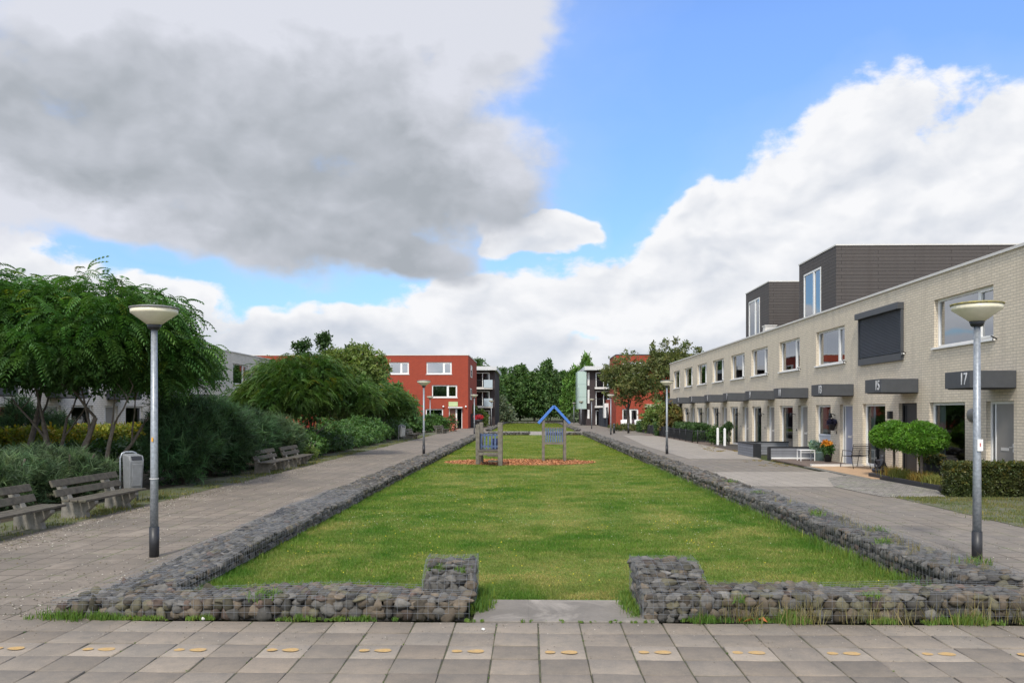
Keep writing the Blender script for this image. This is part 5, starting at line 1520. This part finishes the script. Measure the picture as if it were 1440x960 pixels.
def white_post(lab, x, y):
    o = MB().box(-.06, .06, -.06, .06, -.02, .95)
    o.add([(-.075, -.075, .95), (.075, -.075, .95), (.075, .075, .95), (-.075, .075, .95), (0, 0, 1.03)], [(0, 1, 4), (1, 2, 4), (2, 3, 4), (3, 0, 4), (3, 2, 1, 0)])
    o = o.build('garden_post', M_WHITE, None, (x, y, .1), bevel=.008); tag(o, lab, 'post', 'white posts on the grey deck')
white_post('farther of the two white posts on the grey deck', 10.85, 48.5)
white_post('nearer of the two white posts on the grey deck', 10.95, 47.2)
o = MB().box(0, 1.6, 0, 5.6, -.02, .12).build('deck', M_DECK, None, (10.75, 43.3, 0)); tag(o, None, None, None, 'structure')
bush('potted dark shrub behind the white posts', 11.5, 49.6, [(0, 0, .6, .4, .4, .6), (.1, .2, 1.0, .3, .3, .3)], 350, .12, M_HEDGED, 'potted_shrub')
bush('grey green shrub behind the open railing', 11.4, 51.6, [(0, 0, .6, .5, .6, .6)], 350, .14, M_BUSH, 'potted_shrub')
# round topiary ball on stem behind the white posts
t = thing('ball_tree', 'small round ball tree beside the white posts', 'shrub', (11.35, 47.9, .12))
MB().tube([(0, 0, 0), (0, 0, .95)], .03, 6).build('trunk', M_BARKD, t)
leafy('crown', [(0, 0, 1.1, .26, .26, .26)], 260, .08, M_HEDGED, t, .6, 1.3, .5, None, 0)

# grey plank low walls
def plank_wall(label, segs, h, th=.22):
    x0, y0 = segs[0][0], segs[0][2]
    t = thing('plank_planter', label, 'low wall', (x0, y0, 0), 0, 'grey plank low walls')
    b = MB(); c = MB()
    for (a, bb, y, yy) in segs:
        b.box(a - x0, bb - x0, y - y0, yy - y0, -.02, h)
        c.box(a - x0 - .02, bb - x0 + .02, y - y0 - .02, yy - y0 + .02, h, h + .045)
    b.build('planks', M_GPLANK, t); c.build('cap', M_BLACK, t)
    return t
pa = plank_wall('L shaped grey plank planter with a black end', [(10.0, 10.32, 37.6, 40.4), (10.33, 12.35, 40.15, 40.4)], .57)
MB().box(-.015, .335, -.03, -.002, -.02, .565).build('end_panel', M_BLACK, pa)
pb = plank_wall('low grey plank screen beside the white table', [(10.25, 12.35, 36.0, 36.14)], .50)
MB().box(-.04, .06, -.03, .17, -.02, .5).build('corner_post', M_BLACK, pb)
MB().box(.08, 1.9, -.06, -.003, .0, .09).build('kick_board', M_WHITE, pb)
# patios
o = MB().box(10.3, 12.38, 31.25, 35.9, -.02, .03).build('patio', M_BRICKPAT); tag(o, None, None, None, 'structure')
o = MB().box(10.35, 12.38, 25.6, 31.2, -.02, .028).build('patio', M_TILEOR); tag(o, None, None, None, 'structure')
o = MB().box(10.4, 12.3, 31.06, 31.24, -.02, .10).build('step_edge', M_COPING, bevel=.01); tag(o, None, None, None, 'structure')
o = MB().box(10.16, 10.34, 25.6, 31.2, -.02, .02).build('border_kerb', M_CONC); tag(o, None, None, None, 'structure')

# white table
t = thing('side_table', 'small white metal table on the patio of house 13', 'table', (11.35, 34.6, .03))
MB().box(-.3, .3, -.25, .25, .42, .45).build('tabletop', M_WHITE, t, bevel=.006)
for sx in (-1, 1):
    for sy in (-1, 1):
        MB().box(sx * .28 - .014, sx * .28 + .014, sy * .23 - .014, sy * .23 + .014, 0, .42).build('leg', M_WHITE, t)
MB().box(-.266, .266, -.237, -.223, .34, .36).build('rail', M_WHITE, t)
# teal tub with pale plant
t = thing('plant_tub', 'pale teal tub with a silvery plant under the window of house 13', 'plant pot', (11.95, 34.75, .03))
MB().lathe([(.0, 0), (.19, 0), (.25, .34), (.27, .35), (.26, .37), (.23, .34), (0, .32)], 18).build('tub', M_TUB, t)
leafy('plant', [(0, 0, .52, .3, .3, .22), (-.2, .1, .6, .2, .2, .2)], 260, .13, leafmat('silver_leaf', (.28, .40, .30), .25), t, .7, 1.2, .2, None, 0)
t = thing('flower_pot', 'black pot of orange flowers beside the door of house 13', 'plant pot', (11.95, 33.75, .03))
MB().lathe([(.0, 0), (.12, 0), (.16, .30), (.175, .31), (.165, .33), (0, .3)], 16).build('pot', M_POT, t)
leafy('plant', [(0, 0, .52, .24, .24, .24)], 240, .11, M_BUSH, t, .6, 1.3, .2, None, 0)
leafy('blooms', [(-.06, 0, .74, .22, .2, .12)], 90, .09, leafmat('orange_bloom', (.75, .30, .03), .2), t, .8, 1.2, .2, None, 0)
# wall planter
t = thing('wall_planter', 'black planter with purple flowers hung on the pier of house 13', 'plant pot', (12.398, 34.1, 1.45))
MB().lathe([(0, -.17), (.10, -.16), (.15, .08), (.165, .09), (.15, .10), (0, .08)], 14).build('pot', M_POT, t, (-.17, 0, 0))
leafy('plant', [(-.17, 0, .17, .2, .2, .12)], 150, .09, leafmat('purple_flower', (.06, .055, .11), .2), t, .6, 1.4, .2, None, 0)

# slatted steel chair, seen from behind
def garden_chair():
    t = thing('garden_chair', 'black slatted steel armchair on the tiled patio of house 15', 'chair', (11.72, 29.85, .03), R(4))
    r = .0135
    for sx in (-1, 1):
        x = sx * .31
        MB().tube([(x, -.10, 0), (x, .05, .42)], r, 6).build('leg', M_BLACK, t)
        MB().tube([(x, .95, 0), (x, .80, .42), (x, .76, .62)], r, 6).build('leg', M_BLACK, t)
        MB().tube([(x, .76, .62), (x, .10, .62), (x, -.02, .56)], r, 6).build('armrest', M_BLACK, t)
    MB().tube([(-.31, .05, .42), (-.31, -.10, .86), (.31, -.10, .86), (.31, .05, .42)], r, 6).tube([(-.31, .80, .42), (-.31, .05, .42)], r, 6).tube([(.31, .80, .42), (.31, .05, .42)], r, 6).build('frame', M_BLACK, t)
    for k in range(5):
        z = .49 + k * .075; y = .05 - .15 * (z - .42) / .44
        MB().box(-.30, .30, y - .008, y + .008, z - .019, z + .019).build('back_slat', M_BLACK, t)
    for k in range(7):
        y = .12 + k * .105
        MB().box(-.30, .30, y - .03, y + .03, .412, .424).build('seat_slat', M_BLACK, t)
garden_chair()

# seated statue
def statue():
    V = [(0, 0, .10), (0, 0, .22), (0.01, 0, .36), (.01, 0, .43), (0, 0, .52), (-.11, .13, .37), (-.11, -.13, .37), (-.15, .16, .23), (-.15, -.16, .23), (-.22, .04, .17), (-.22, -.04, .17), (.0, .20, .09), (0, -.20, .09), (-.22, .18, .07), (-.22, -.18, .07), (-.27, -.02, .07), (-.27, .02, .07), (0, 0, .60)]
    E = [(0, 1), (1, 2), (2, 3), (3, 4), (2, 5), (2, 6), (5, 7), (6, 8), (7, 9), (8, 10), (0, 11), (0, 12), (11, 13), (12, 14), (13, 15), (14, 16), (4, 17)]
    rad = [.13, .125, .125, .055, .088, .055, .055, .045, .045, .035, .035, .09, .09, .075, .075, .05, .05, .045]
    me = bpy.data.meshes.new('garden_statue'); me.from_pydata([Vector(v) for v in V], E, [])
    o = bpy.data.objects.new('garden_statue', me); COL.objects.link(o)
    sk = o.modifiers.new('skin', 'SKIN')
    for i, rr in enumerate(rad): me.skin_vertices[0].data[i].radius = (rr, rr)
    me.skin_vertices[0].data[0].use_root = True
    o.modifiers.new('sub', 'SUBSURF').render_levels = 2
    me.materials.append(M_STATUE)
    o.location = (11.72, 28.05, .03); o.rotation_euler = (0, 0, R(15))
    tag(o, 'dark stone statue of a cross legged seated figure at the corner of the tiled patio', 'statue')
statue()
for k, (x, y, r, lab) in enumerate(((11.75, 27.2, .10, 'dark stone ball beside the seated statue, nearer the statue'), (11.7, 26.75, .085, 'smaller dark stone ball farther from the seated statue'))):
    o = MB().lathe([(0, 0), (r * .6, r * .08), (r, r * .75), (r * .8, r * 1.4), (r * .3, r * 1.75), (0, r * 1.8)], 14).build('stone_ball', M_STATUE, None, (x, y, .02)); tag(o, lab, 'stone ball')

# planted bed with black edging
t = thing('raised_bed', 'low planted bed with black edging before house 17', 'plant bed', (10.62, 21.95, 0))
MB().box(0, .09, 0, 4.5, -.02, .13).box(.09, 1.7, 0, .09, -.02, .13).box(.09, 1.7, 4.41, 4.5, -.02, .13).build('edging', M_POT, t, bevel=.01)
MB().quad((.05, .05, .10), (1.75, .05, .10), (1.75, 4.45, .10), (.05, 4.45, .10)).build('soil', M_SOIL, t)
for i, (x, y, s) in enumerate(((10.95, 22.9, .9), (11.0, 23.8, 1.0), (10.95, 24.9, 1.0), (11.1, 25.7, 1.1), (11.6, 22.7, .8), (11.5, 24.4, .9))):
    n = 420; a = rng.normal(0, .13 * s, n); c = rng.normal(0, .2 * s, n)
    warm = i in (1, 3)
    cc = shade_cols(n, .6, 1.3) * (np.array([1.25, .85, .8]) if warm else 1)
    o = blades('grass_clump', a, c, np.zeros(n), .30 * s * rng.uniform(.5, 1.1, n), np.full(n, .009), cc, M_ORN, lean=.7)
    o.location = (x, y, .1)
    tag(o, ['low olive grass clump at the near end of the black edged bed', 'reddish grass clump in the middle of the black edged bed', 'olive grass clump beside the lollipop tree trunks', 'reddish grass clump at the statue end of the bed', 'small olive grass clump at the wall side near end', 'olive grass clump before the square pot'][i], 'grass clump', 'ornamental grass clumps in the bed')
t = thing('square_pot', 'square black pot with a bronze leafed plant by the wall of house 17', 'plant pot', (11.95, 25.2, .1))
MB().box(-.24, .24, -.24, .24, -.02, .42).build('pot', M_POT, t, bevel=.015)
leafy('plant', [(0, 0, .55, .36, .36, .22)], 420, .10, M_BOX, t, .6, 1.4, .2, None, 0, .25, (2.2, 1.3, .7))
def lollipop(lab, x, y, z, r, rz, n):
    t = thing('lollipop_tree', lab, 'tree', (x, y, .1), 0, 'clipped lollipop trees of house 17')
    MB().tube([(0, 0, -.05), (.015, 0, .5), (0, .01, z)], [.045, .04, .035], 8).build('trunk', M_BARK, t)
    leafy('crown', [(0, 0, z, r, r, rz), (.03, .05, z + .06, r * .8, r * .8, rz * .95), (-.06, -.1, z - .08, r * .93, r * .9, rz * .62)], n, .056, M_TOPI, t, .5, 1.5, .84, z - rz * .72, 0, la=.22)
lollipop('nearer clipped lollipop tree with a flattened bright green crown', 11.08, 23.9, 1.17, .70, .47, 9500)
lollipop('lollipop tree half behind the nearer clipped one', 11.3, 26.2, 1.18, .70, .45, 7500)
g = thing('clipped_hedge', 'square clipped box hedge before house 17, behind the right lamp', 'hedge', (10.2, 20.35, 0), 0, 'clipped hedges on the house side')
hedge_box('foliage', 0, 1.95, 0, .52, 0, .79, 6500, .058, M_BOX, g, .55, 1.4, .25, (1.7, 1.2, .7), .035)
# far right details
o = MB().box(0, 5.5, 0, .3, -.02, .55).build('garden_wall', M_DBRICK, None, (10.6, 96.5, 0)); tag(o, 'low dark brick garden wall before the right red block', 'wall')
def tub_chair(lab, x, y):
    t = thing('tub_chair', lab, 'chair', (x, y, 0), 0, 'white tub chairs')
    b = MB(); vs = []; n = 16
    for k in range(n + 1):
        a = math.pi * (k / n) + math.pi
        for (rr, z) in ((.55, .35), (.62, 1.0), (.56, 1.02), (.49, .40)):
            vs.append((rr * 1.1 * math.cos(a), -.1 + rr * .8 * math.sin(a), z + (.0 if z < .5 else .08 * math.sin(math.pi * k / n))))
    fs = []
    for k in range(n):
        for q in range(3): fs.append((k * 4 + q, k * 4 + 4 + q, k * 4 + 5 + q, k * 4 + 1 + q))
    b.add(vs, fs, 0, True); b.build('backrest', M_WHITE, t)
    MB().lathe([(0, .3), (.52, .3), (.52, .42), (0, .44)], 16).build('seat', M_WHITE, t)
    for (sx, sy) in ((1, 1), (1, -1), (-1, 1), (-1, -1)): MB().tube([(sx * .3, sy * .3, 0), (sx * .3, sy * .3, .3)], .03, 6).build('leg', M_WHITE, t)
tub_chair('white tub chair before the dark window, left of the street tree trunk', 11.3, 98.2)
tub_chair('white tub chair before the dark window, right of the street tree trunk', 12.9, 98.2)
bush('orange flowers on the low wall by the blue door', 14.3, 97.6, [(0, 0, .75, .5, .3, .2)], 160, .15, leafmat('orange_flower', (.6, .25, .03), .2), 'flower_bed')
g = thing('timber_fence', 'tall blue black timber fence beside the right path', 'fence', (10.0, 108.2, 0))
b = MB()
for k in range(44): b.box(-.02 if k % 2 else 0, .06, k * .3, k * .3 + .285, 0, 2.5)
b.build('board_panel', mat('fence_bluegrey', (.025, .032, .048), .7, .2, 6), g)
MB().box(-.05, .09, 0, 13.2, 2.5, 2.58).build('cap', M_BLACK, g)
def bollard(lab, x, y):
    t = thing('bollard', lab, 'bollard', (x, y, 0), 0, 'dark bollards')
    MB().tube([(0, 0, -.02), (0, 0, .8)], [.11, .09], 10).build('post', M_BLACK, t)
    MB().lathe([(.095, .8), (.11, .82), (.09, .90), (0, .93)], 10).build('cap', M_DGREY, t)
bollard('dark bollard beside the third right lamp', 7.9, 78.5)
bollard('dark bollard before the street tree', 9.3, 79)
bush('low scrub round the foot of the street tree', 10.2, 88, [(0, 0, .35, 2.0, .8, .4)], 400, .2, M_STREET)

# ------------------------------------------------------------------ sky
SUN_EL, SUN_AZ = 46, 193          # degrees; azimuth clockwise from +y (the street runs along +y)
def build_world():
    w = bpy.data.worlds.new('World'); scene.world = w; w.use_nodes = True
    nt = w.node_tree
    for n in list(nt.nodes): nt.nodes.remove(n)
    out = N(nt, 'ShaderNodeOutputWorld'); bg = N(nt, 'ShaderNodeBackground')
    L(nt, bg.outputs[0], out.inputs[0])
    STR = .15; bg.inputs[1].default_value = STR
    sky = N(nt, 'ShaderNodeTexSky', sky_type='NISHITA', sun_disc=False, sun_elevation=R(SUN_EL), sun_rotation=R(SUN_AZ), altitude=0, air_density=1.0, dust_density=.6, ozone_density=1.6)
    tc = N(nt, 'ShaderNodeTexCoord')
    d = N(nt, 'ShaderNodeVectorMath', operation='NORMALIZE'); L(nt, tc.outputs['Generated'], d.inputs[0])
    sp = N(nt, 'ShaderNodeSeparateXYZ'); L(nt, d.outputs[0], sp.inputs[0])
    x, y, z = sp.outputs
    az = math_(nt, 'ARCTAN2', x, y)
    hyp = math_(nt, 'SQRT', math_(nt, 'ADD', math_(nt, 'ADD', math_(nt, 'MULTIPLY', x, x), math_(nt, 'MULTIPLY', y, y)), 1e-4))
    te = math_(nt, 'MINIMUM', math_(nt, 'DIVIDE', z, hyp), 4.0)
    el = math_(nt, 'ARCTANGENT', te)
    # sheet coordinates: azimuth and elevation, flattened near the horizon as cloud decks are
    def coord(ax, ex, sx=1.0, sy=1.0, off=0.0):
        c = N(nt, 'ShaderNodeCombineXYZ')
        L(nt, math_(nt, 'MULTIPLY', ax, sx), c.inputs[0]); L(nt, math_(nt, 'MULTIPLY', ex, sy), c.inputs[1]); c.inputs[2].default_value = off
        return c.outputs[0]
    def fbm(vec, s, det=8, ro=.55, dist=0.0, dim='2D'):
        n = N(nt, 'ShaderNodeTexNoise', noise_dimensions=dim, i_Scale=s, i_Detail=det, i_Roughness=ro, i_Distortion=dist); L(nt, vec, n.inputs['Vector']); return n.outputs['Fac']
    base = coord(az, el, 1.0, 1.5)
    wn = N(nt, 'ShaderNodeTexNoise', noise_dimensions='2D', i_Scale=5.0, i_Detail=4, i_Roughness=.55); L(nt, base, wn.inputs['Vector'])
    ws = N(nt, 'ShaderNodeSeparateColor'); L(nt, wn.outputs['Color'], ws.inputs[0])
    WA = .10
    azw = math_(nt, 'ADD', az, math_(nt, 'MULTIPLY', math_(nt, 'SUBTRACT', ws.outputs[0], .5), WA))
    elw = math_(nt, 'ADD', el, math_(nt, 'MULTIPLY', math_(nt, 'SUBTRACT', ws.outputs[1], .5), WA))
    def P(px, py):     # centre of a cloud given as degrees of azimuth / elevation
        return (px, py)
    def blob(a0, e0, ra, re, A=None, E_=None, rot=0.0):
        A = A or azw; E_ = E_ or elw
        da = math_(nt, 'SUBTRACT', A, R(a0)); de = math_(nt, 'SUBTRACT', E_, R(e0))
        if rot:
            c, s = math.cos(R(rot)), math.sin(R(rot))
            u = math_(nt, 'ADD', math_(nt, 'MULTIPLY', da, c), math_(nt, 'MULTIPLY', de, s)); v = math_(nt, 'SUBTRACT', math_(nt, 'MULTIPLY', de, c), math_(nt, 'MULTIPLY', da, s))
        else: u, v = da, de
        u = math_(nt, 'DIVIDE', u, R(ra)); v = math_(nt, 'DIVIDE', v, R(re))
        q = math_(nt, 'ADD', math_(nt, 'MULTIPLY', u, u), math_(nt, 'MULTIPLY', v, v))
        return math_(nt, 'SUBTRACT', 1.0, q)
    def union(bs):
        r = bs[0]
        for b in bs[1:]: r = math_(nt, 'SMOOTH_MAX', r, b, .25)
        return r
    GREY = [(-15.5, 13.5, 9.0, 6.0, 0), (-19.5, 20.6, 20.8, 8.7, 0), (-7.0, 16.2, 9.8, 6.5, 0), (-3.7, 25.4, 6.3, 6.3, 0), (-15.0, 13.1, 12.3, 4.6, 0), (-28.0, 13.8, 11.4, 3.8, 0), (-37.3, 16.2, 12.3, 8.9, 0), (-9.9, 10.4, 7.6, 2.5, -8), (-16.4, 33.1, 22.4, 12.6, 0), (-22.8, 11.2, 10.8, 2.2, -6), (-9.9, 25.9, 9.0, 5.3, 0)]
    WHITE = [(11.8, 14.0, 2.9, 2.1, 0), (12.2, 11.7, 4.7, 3.3, 0), (24.9, 12.1, 13.2, 7.3, 0), (14.6, 12.0, 5.7, 3.8, 0), (29.9, 15.0, 7.7, 4.4, 0), (16.8, 6.9, 13.4, 3.7, 0), (0.2, 11.7, 3.5, 1.5, 4), (2.2, 11.9, 2.2, 1.3, 0), (-2.7, 6.7, 7.3, 2.9, 0), (-8.9, 4.7, 9.0, 2.0, 0), (-31.3, 6.8, 6.0, 3.0, 0), (-24.9, 6.1, 7.2, 2.4, -10), (-17.7, 4.3, 8.0, 1.7, 0), (5.1, 7.6, 7.7, 2.9, 0), (37.6, 10.6, 9.2, 6.2, 0), (8.9, 9.0, 4.3, 3.4, 0), (0.0, 1.6, 73.1, 2.7, 0), (16.8, 2.7, 31.3, 3.3, 0)]
    g = union([blob(a, e, ra, re, rot=r) for a, e, ra, re, r in GREY])
    wt = union([blob(a, e, ra, re, rot=r) for a, e, ra, re, r in WHITE])
    f1 = fbm(base, 6.5, 7, .56, .2); f2 = fbm(coord(az, el, 1, 1.6, 3.7), 19, 6, .62, .15)
    wv = coord(azw, elw, 1.0, 1.35)
    def lumps(vec, s_, det=2):
        n = N(nt, 'ShaderNodeTexVoronoi', voronoi_dimensions='2D', feature='SMOOTH_F1', i_Scale=s_, i_Detail=det, i_Roughness=.55, i_Lacunarity=2.1, i_Smoothness=.35); n.normalize = True
        L(nt, vec, n.inputs['Vector']); return math_(nt, 'SUBTRACT', 1.0, math_(nt, 'MULTIPLY', n.outputs['Distance'], 1.25))
    vo = lumps(wv, 9.0)
    # the rest of the sky, out of this view: broken cloud
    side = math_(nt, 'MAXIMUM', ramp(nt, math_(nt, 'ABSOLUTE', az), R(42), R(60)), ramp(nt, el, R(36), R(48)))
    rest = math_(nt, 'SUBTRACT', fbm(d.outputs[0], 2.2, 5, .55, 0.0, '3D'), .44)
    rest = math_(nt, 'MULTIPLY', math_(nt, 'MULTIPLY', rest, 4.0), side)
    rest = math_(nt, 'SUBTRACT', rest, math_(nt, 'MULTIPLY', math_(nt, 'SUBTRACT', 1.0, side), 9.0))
    def dens(field, amp, soft, f):
        v = math_(nt, 'ADD', field, math_(nt, 'MULTIPLY', math_(nt, 'SUBTRACT', f, .5), amp))
        m = N(nt, 'ShaderNodeMapRange', interpolation_type='SMOOTHSTEP', i_1=.0, i_2=soft, i_3=0, i_4=1); m.clamp = True; L(nt, v, m.inputs[0])
        return m.outputs[0], v
    fm = math_(nt, 'ADD', math_(nt, 'MULTIPLY', f1, .45), math_(nt, 'ADD', math_(nt, 'MULTIPLY', f2, .25), math_(nt, 'MULTIPLY', vo, .30)))
    fg = math_(nt, 'ADD', math_(nt, 'MULTIPLY', f1, .65), math_(nt, 'ADD', math_(nt, 'MULTIPLY', f2, .25), math_(nt, 'MULTIPLY', vo, .10)))
    dg, vg = dens(g, 1.7, .62, fg)
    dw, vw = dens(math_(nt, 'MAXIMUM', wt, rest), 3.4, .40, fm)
    # thin veil at the fringes of the blue
    vl = ramp(nt, math_(nt, 'ADD', math_(nt, 'MAXIMUM', g, wt), math_(nt, 'MULTIPLY', f1, 1.2)), -.2, 1.2, 0, .22)
    # relief: same billows looked up a little towards the sun
    azs = math_(nt, 'ADD', azw, -.012); els = math_(nt, 'ADD', elw, .016)
    vos = lumps(coord(azs, els, 1.0, 1.35), 9.0)
    f1s = fbm(coord(math_(nt, 'ADD', az, -.02), math_(nt, 'ADD', el, .022), 1, 1.5), 6.5, 5, .56, .2)
    rel = math_(nt, 'ADD', math_(nt, 'MULTIPLY', math_(nt, 'SUBTRACT', f1, f1s), 1.3), math_(nt, 'MULTIPLY', math_(nt, 'SUBTRACT', vo, vos), 1.1))
    K = 1.0 / STR
    def kc(c): return tuple(v * K for v in c)
    # white cumulus: bright heads, blue-grey feet
    sh = math_(nt, 'ADD', ramp(nt, vw, .1, 1.3, 0, .42), math_(nt, 'MULTIPLY', math_(nt, 'SUBTRACT', .5, f2), .5))
    foot = union([blob(15, 3.2, 16, 2.6), blob(-20, 4.0, 16, 1.8), blob(30, 7.5, 12, 2.6)])
    sh = math_(nt, 'ADD', sh, ramp(nt, foot, -.3, 1.0, 0, .27))
    sh = math_(nt, 'SUBTRACT', sh, rel)
    m = N(nt, 'ShaderNodeMapRange', i_1=.05, i_2=1.0, i_3=0, i_4=1); m.clamp = True; L(nt, sh, m.inputs[0])
    cw = mixc(nt, m.outputs[0], kc((.86, .865, .885)), kc((.48, .53, .62)))
    # grey cloud: lit upper rim and fringes, slate belly
    belly = union([blob(a, e, ra, re) for a, e, ra, re, r in [(-9.4, 14.3, 15.7, 7.2, 0), (-28.0, 16.6, 15.2, 4.1, 0), (-10.8, 10.1, 10.3, 3.4, 0)]])
    gs = math_(nt, 'ADD', ramp(nt, belly, -1.2, .9, .08, .88), math_(nt, 'MULTIPLY', math_(nt, 'SUBTRACT', .5, fm), 1.0))
    puff = union([blob(a, e, ra, re) for a, e, ra, re, r in [(-3.9, 20.6, 4.6, 2.9, 0), (-12.7, 25.6, 19.5, 3.3, 0), (-31.0, 11.1, 8.2, 1.9, 0), (0.0, 17.2, 2.9, 2.9, 0)]])
    gs = math_(nt, 'SUBTRACT', gs, ramp(nt, math_(nt, 'ADD', puff, math_(nt, 'MULTIPLY', math_(nt, 'SUBTRACT', f2, .5), 2.0)), -.9, 1.1, 0, .36))
    gs = math_(nt, 'ADD', gs, ramp(nt, vg, .0, .9, -.22, .02))
    gs = math_(nt, 'SUBTRACT', gs, math_(nt, 'MULTIPLY', rel, .5))
    m2 = N(nt, 'ShaderNodeMapRange', i_1=0, i_2=1, i_3=0, i_4=1); m2.clamp = True; L(nt, gs, m2.inputs[0])
    cg = mixc(nt, m2.outputs[0], kc((.66, .68, .75)), kc((.37, .40, .44)))
    skc = mixc(nt, 1.0, sky.outputs[0], mixc(nt, ramp(nt, el, 0, R(24)), (.50, .70, .80), (1.05, 1.24, 1.60)), 'MULTIPLY')
    c = mixc(nt, vl, skc, kc((.62, .72, .90)))
    # clouds near the sun, behind the viewer, glow
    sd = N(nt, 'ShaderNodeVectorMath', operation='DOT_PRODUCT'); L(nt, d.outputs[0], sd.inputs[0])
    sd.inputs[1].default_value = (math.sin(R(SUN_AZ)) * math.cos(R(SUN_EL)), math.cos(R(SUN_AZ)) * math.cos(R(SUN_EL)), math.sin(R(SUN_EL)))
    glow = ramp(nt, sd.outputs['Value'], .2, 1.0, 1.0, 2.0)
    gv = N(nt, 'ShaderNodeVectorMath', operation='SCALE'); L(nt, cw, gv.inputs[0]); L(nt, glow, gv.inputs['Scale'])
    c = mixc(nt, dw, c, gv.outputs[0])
    c = mixc(nt, dg, c, cg)
    # distant grey layer low over the horizon, broken by the same noise
    lowb = math_(nt, 'MULTIPLY', ramp(nt, el, R(6.5), R(1.0), 0, 1), ramp(nt, fbm(coord(az, el, 1, 3.2, 1.3), 9, 8, .6), .40, .62, .15, .85))
    c = mixc(nt, math_(nt, 'MULTIPLY', lowb, .85), c, kc((.50, .555, .64)))
    L(nt, c, bg.inputs[0])
build_world()

sl = bpy.data.lights.new('sun', 'SUN'); sl.energy = 2.8; sl.angle = R(7); sl.color = (1, .93, .82)
so = bpy.data.objects.new('sun', sl); COL.objects.link(so)
a = R(SUN_AZ); e = R(SUN_EL)
sv = Vector((math.sin(a) * math.cos(e), math.cos(a) * math.cos(e), math.sin(e)))
so.rotation_euler = sv.to_track_quat('Z', 'Y').to_euler(); so.location = sv * 60

# ------------------------------------------------------------------ camera
cd = bpy.data.cameras.new('camera'); co = bpy.data.objects.new('camera', cd); COL.objects.link(co)
co.location = (0, 0, 2.06); co.rotation_euler = (R(90), 0, math.atan(25 / 1175))
cd.sensor_width = 36; cd.lens = 1175 / 1440 * 36; cd.shift_y = 98 / 1440; cd.clip_end = 4000; cd.clip_start = .05
scene.camera = co
vs = scene.view_settings
vs.view_transform = 'Standard'; vs.look = 'None'; vs.gamma = 1; vs.exposure = .14; vs.use_curve_mapping = False
scene.cycles.use_denoising = True
scene.cycles.max_bounces = 6; scene.cycles.diffuse_bounces = 3; scene.cycles.glossy_bounces = 3; scene.cycles.transparent_max_bounces = 8
scene.cycles.sample_clamp_indirect = 4
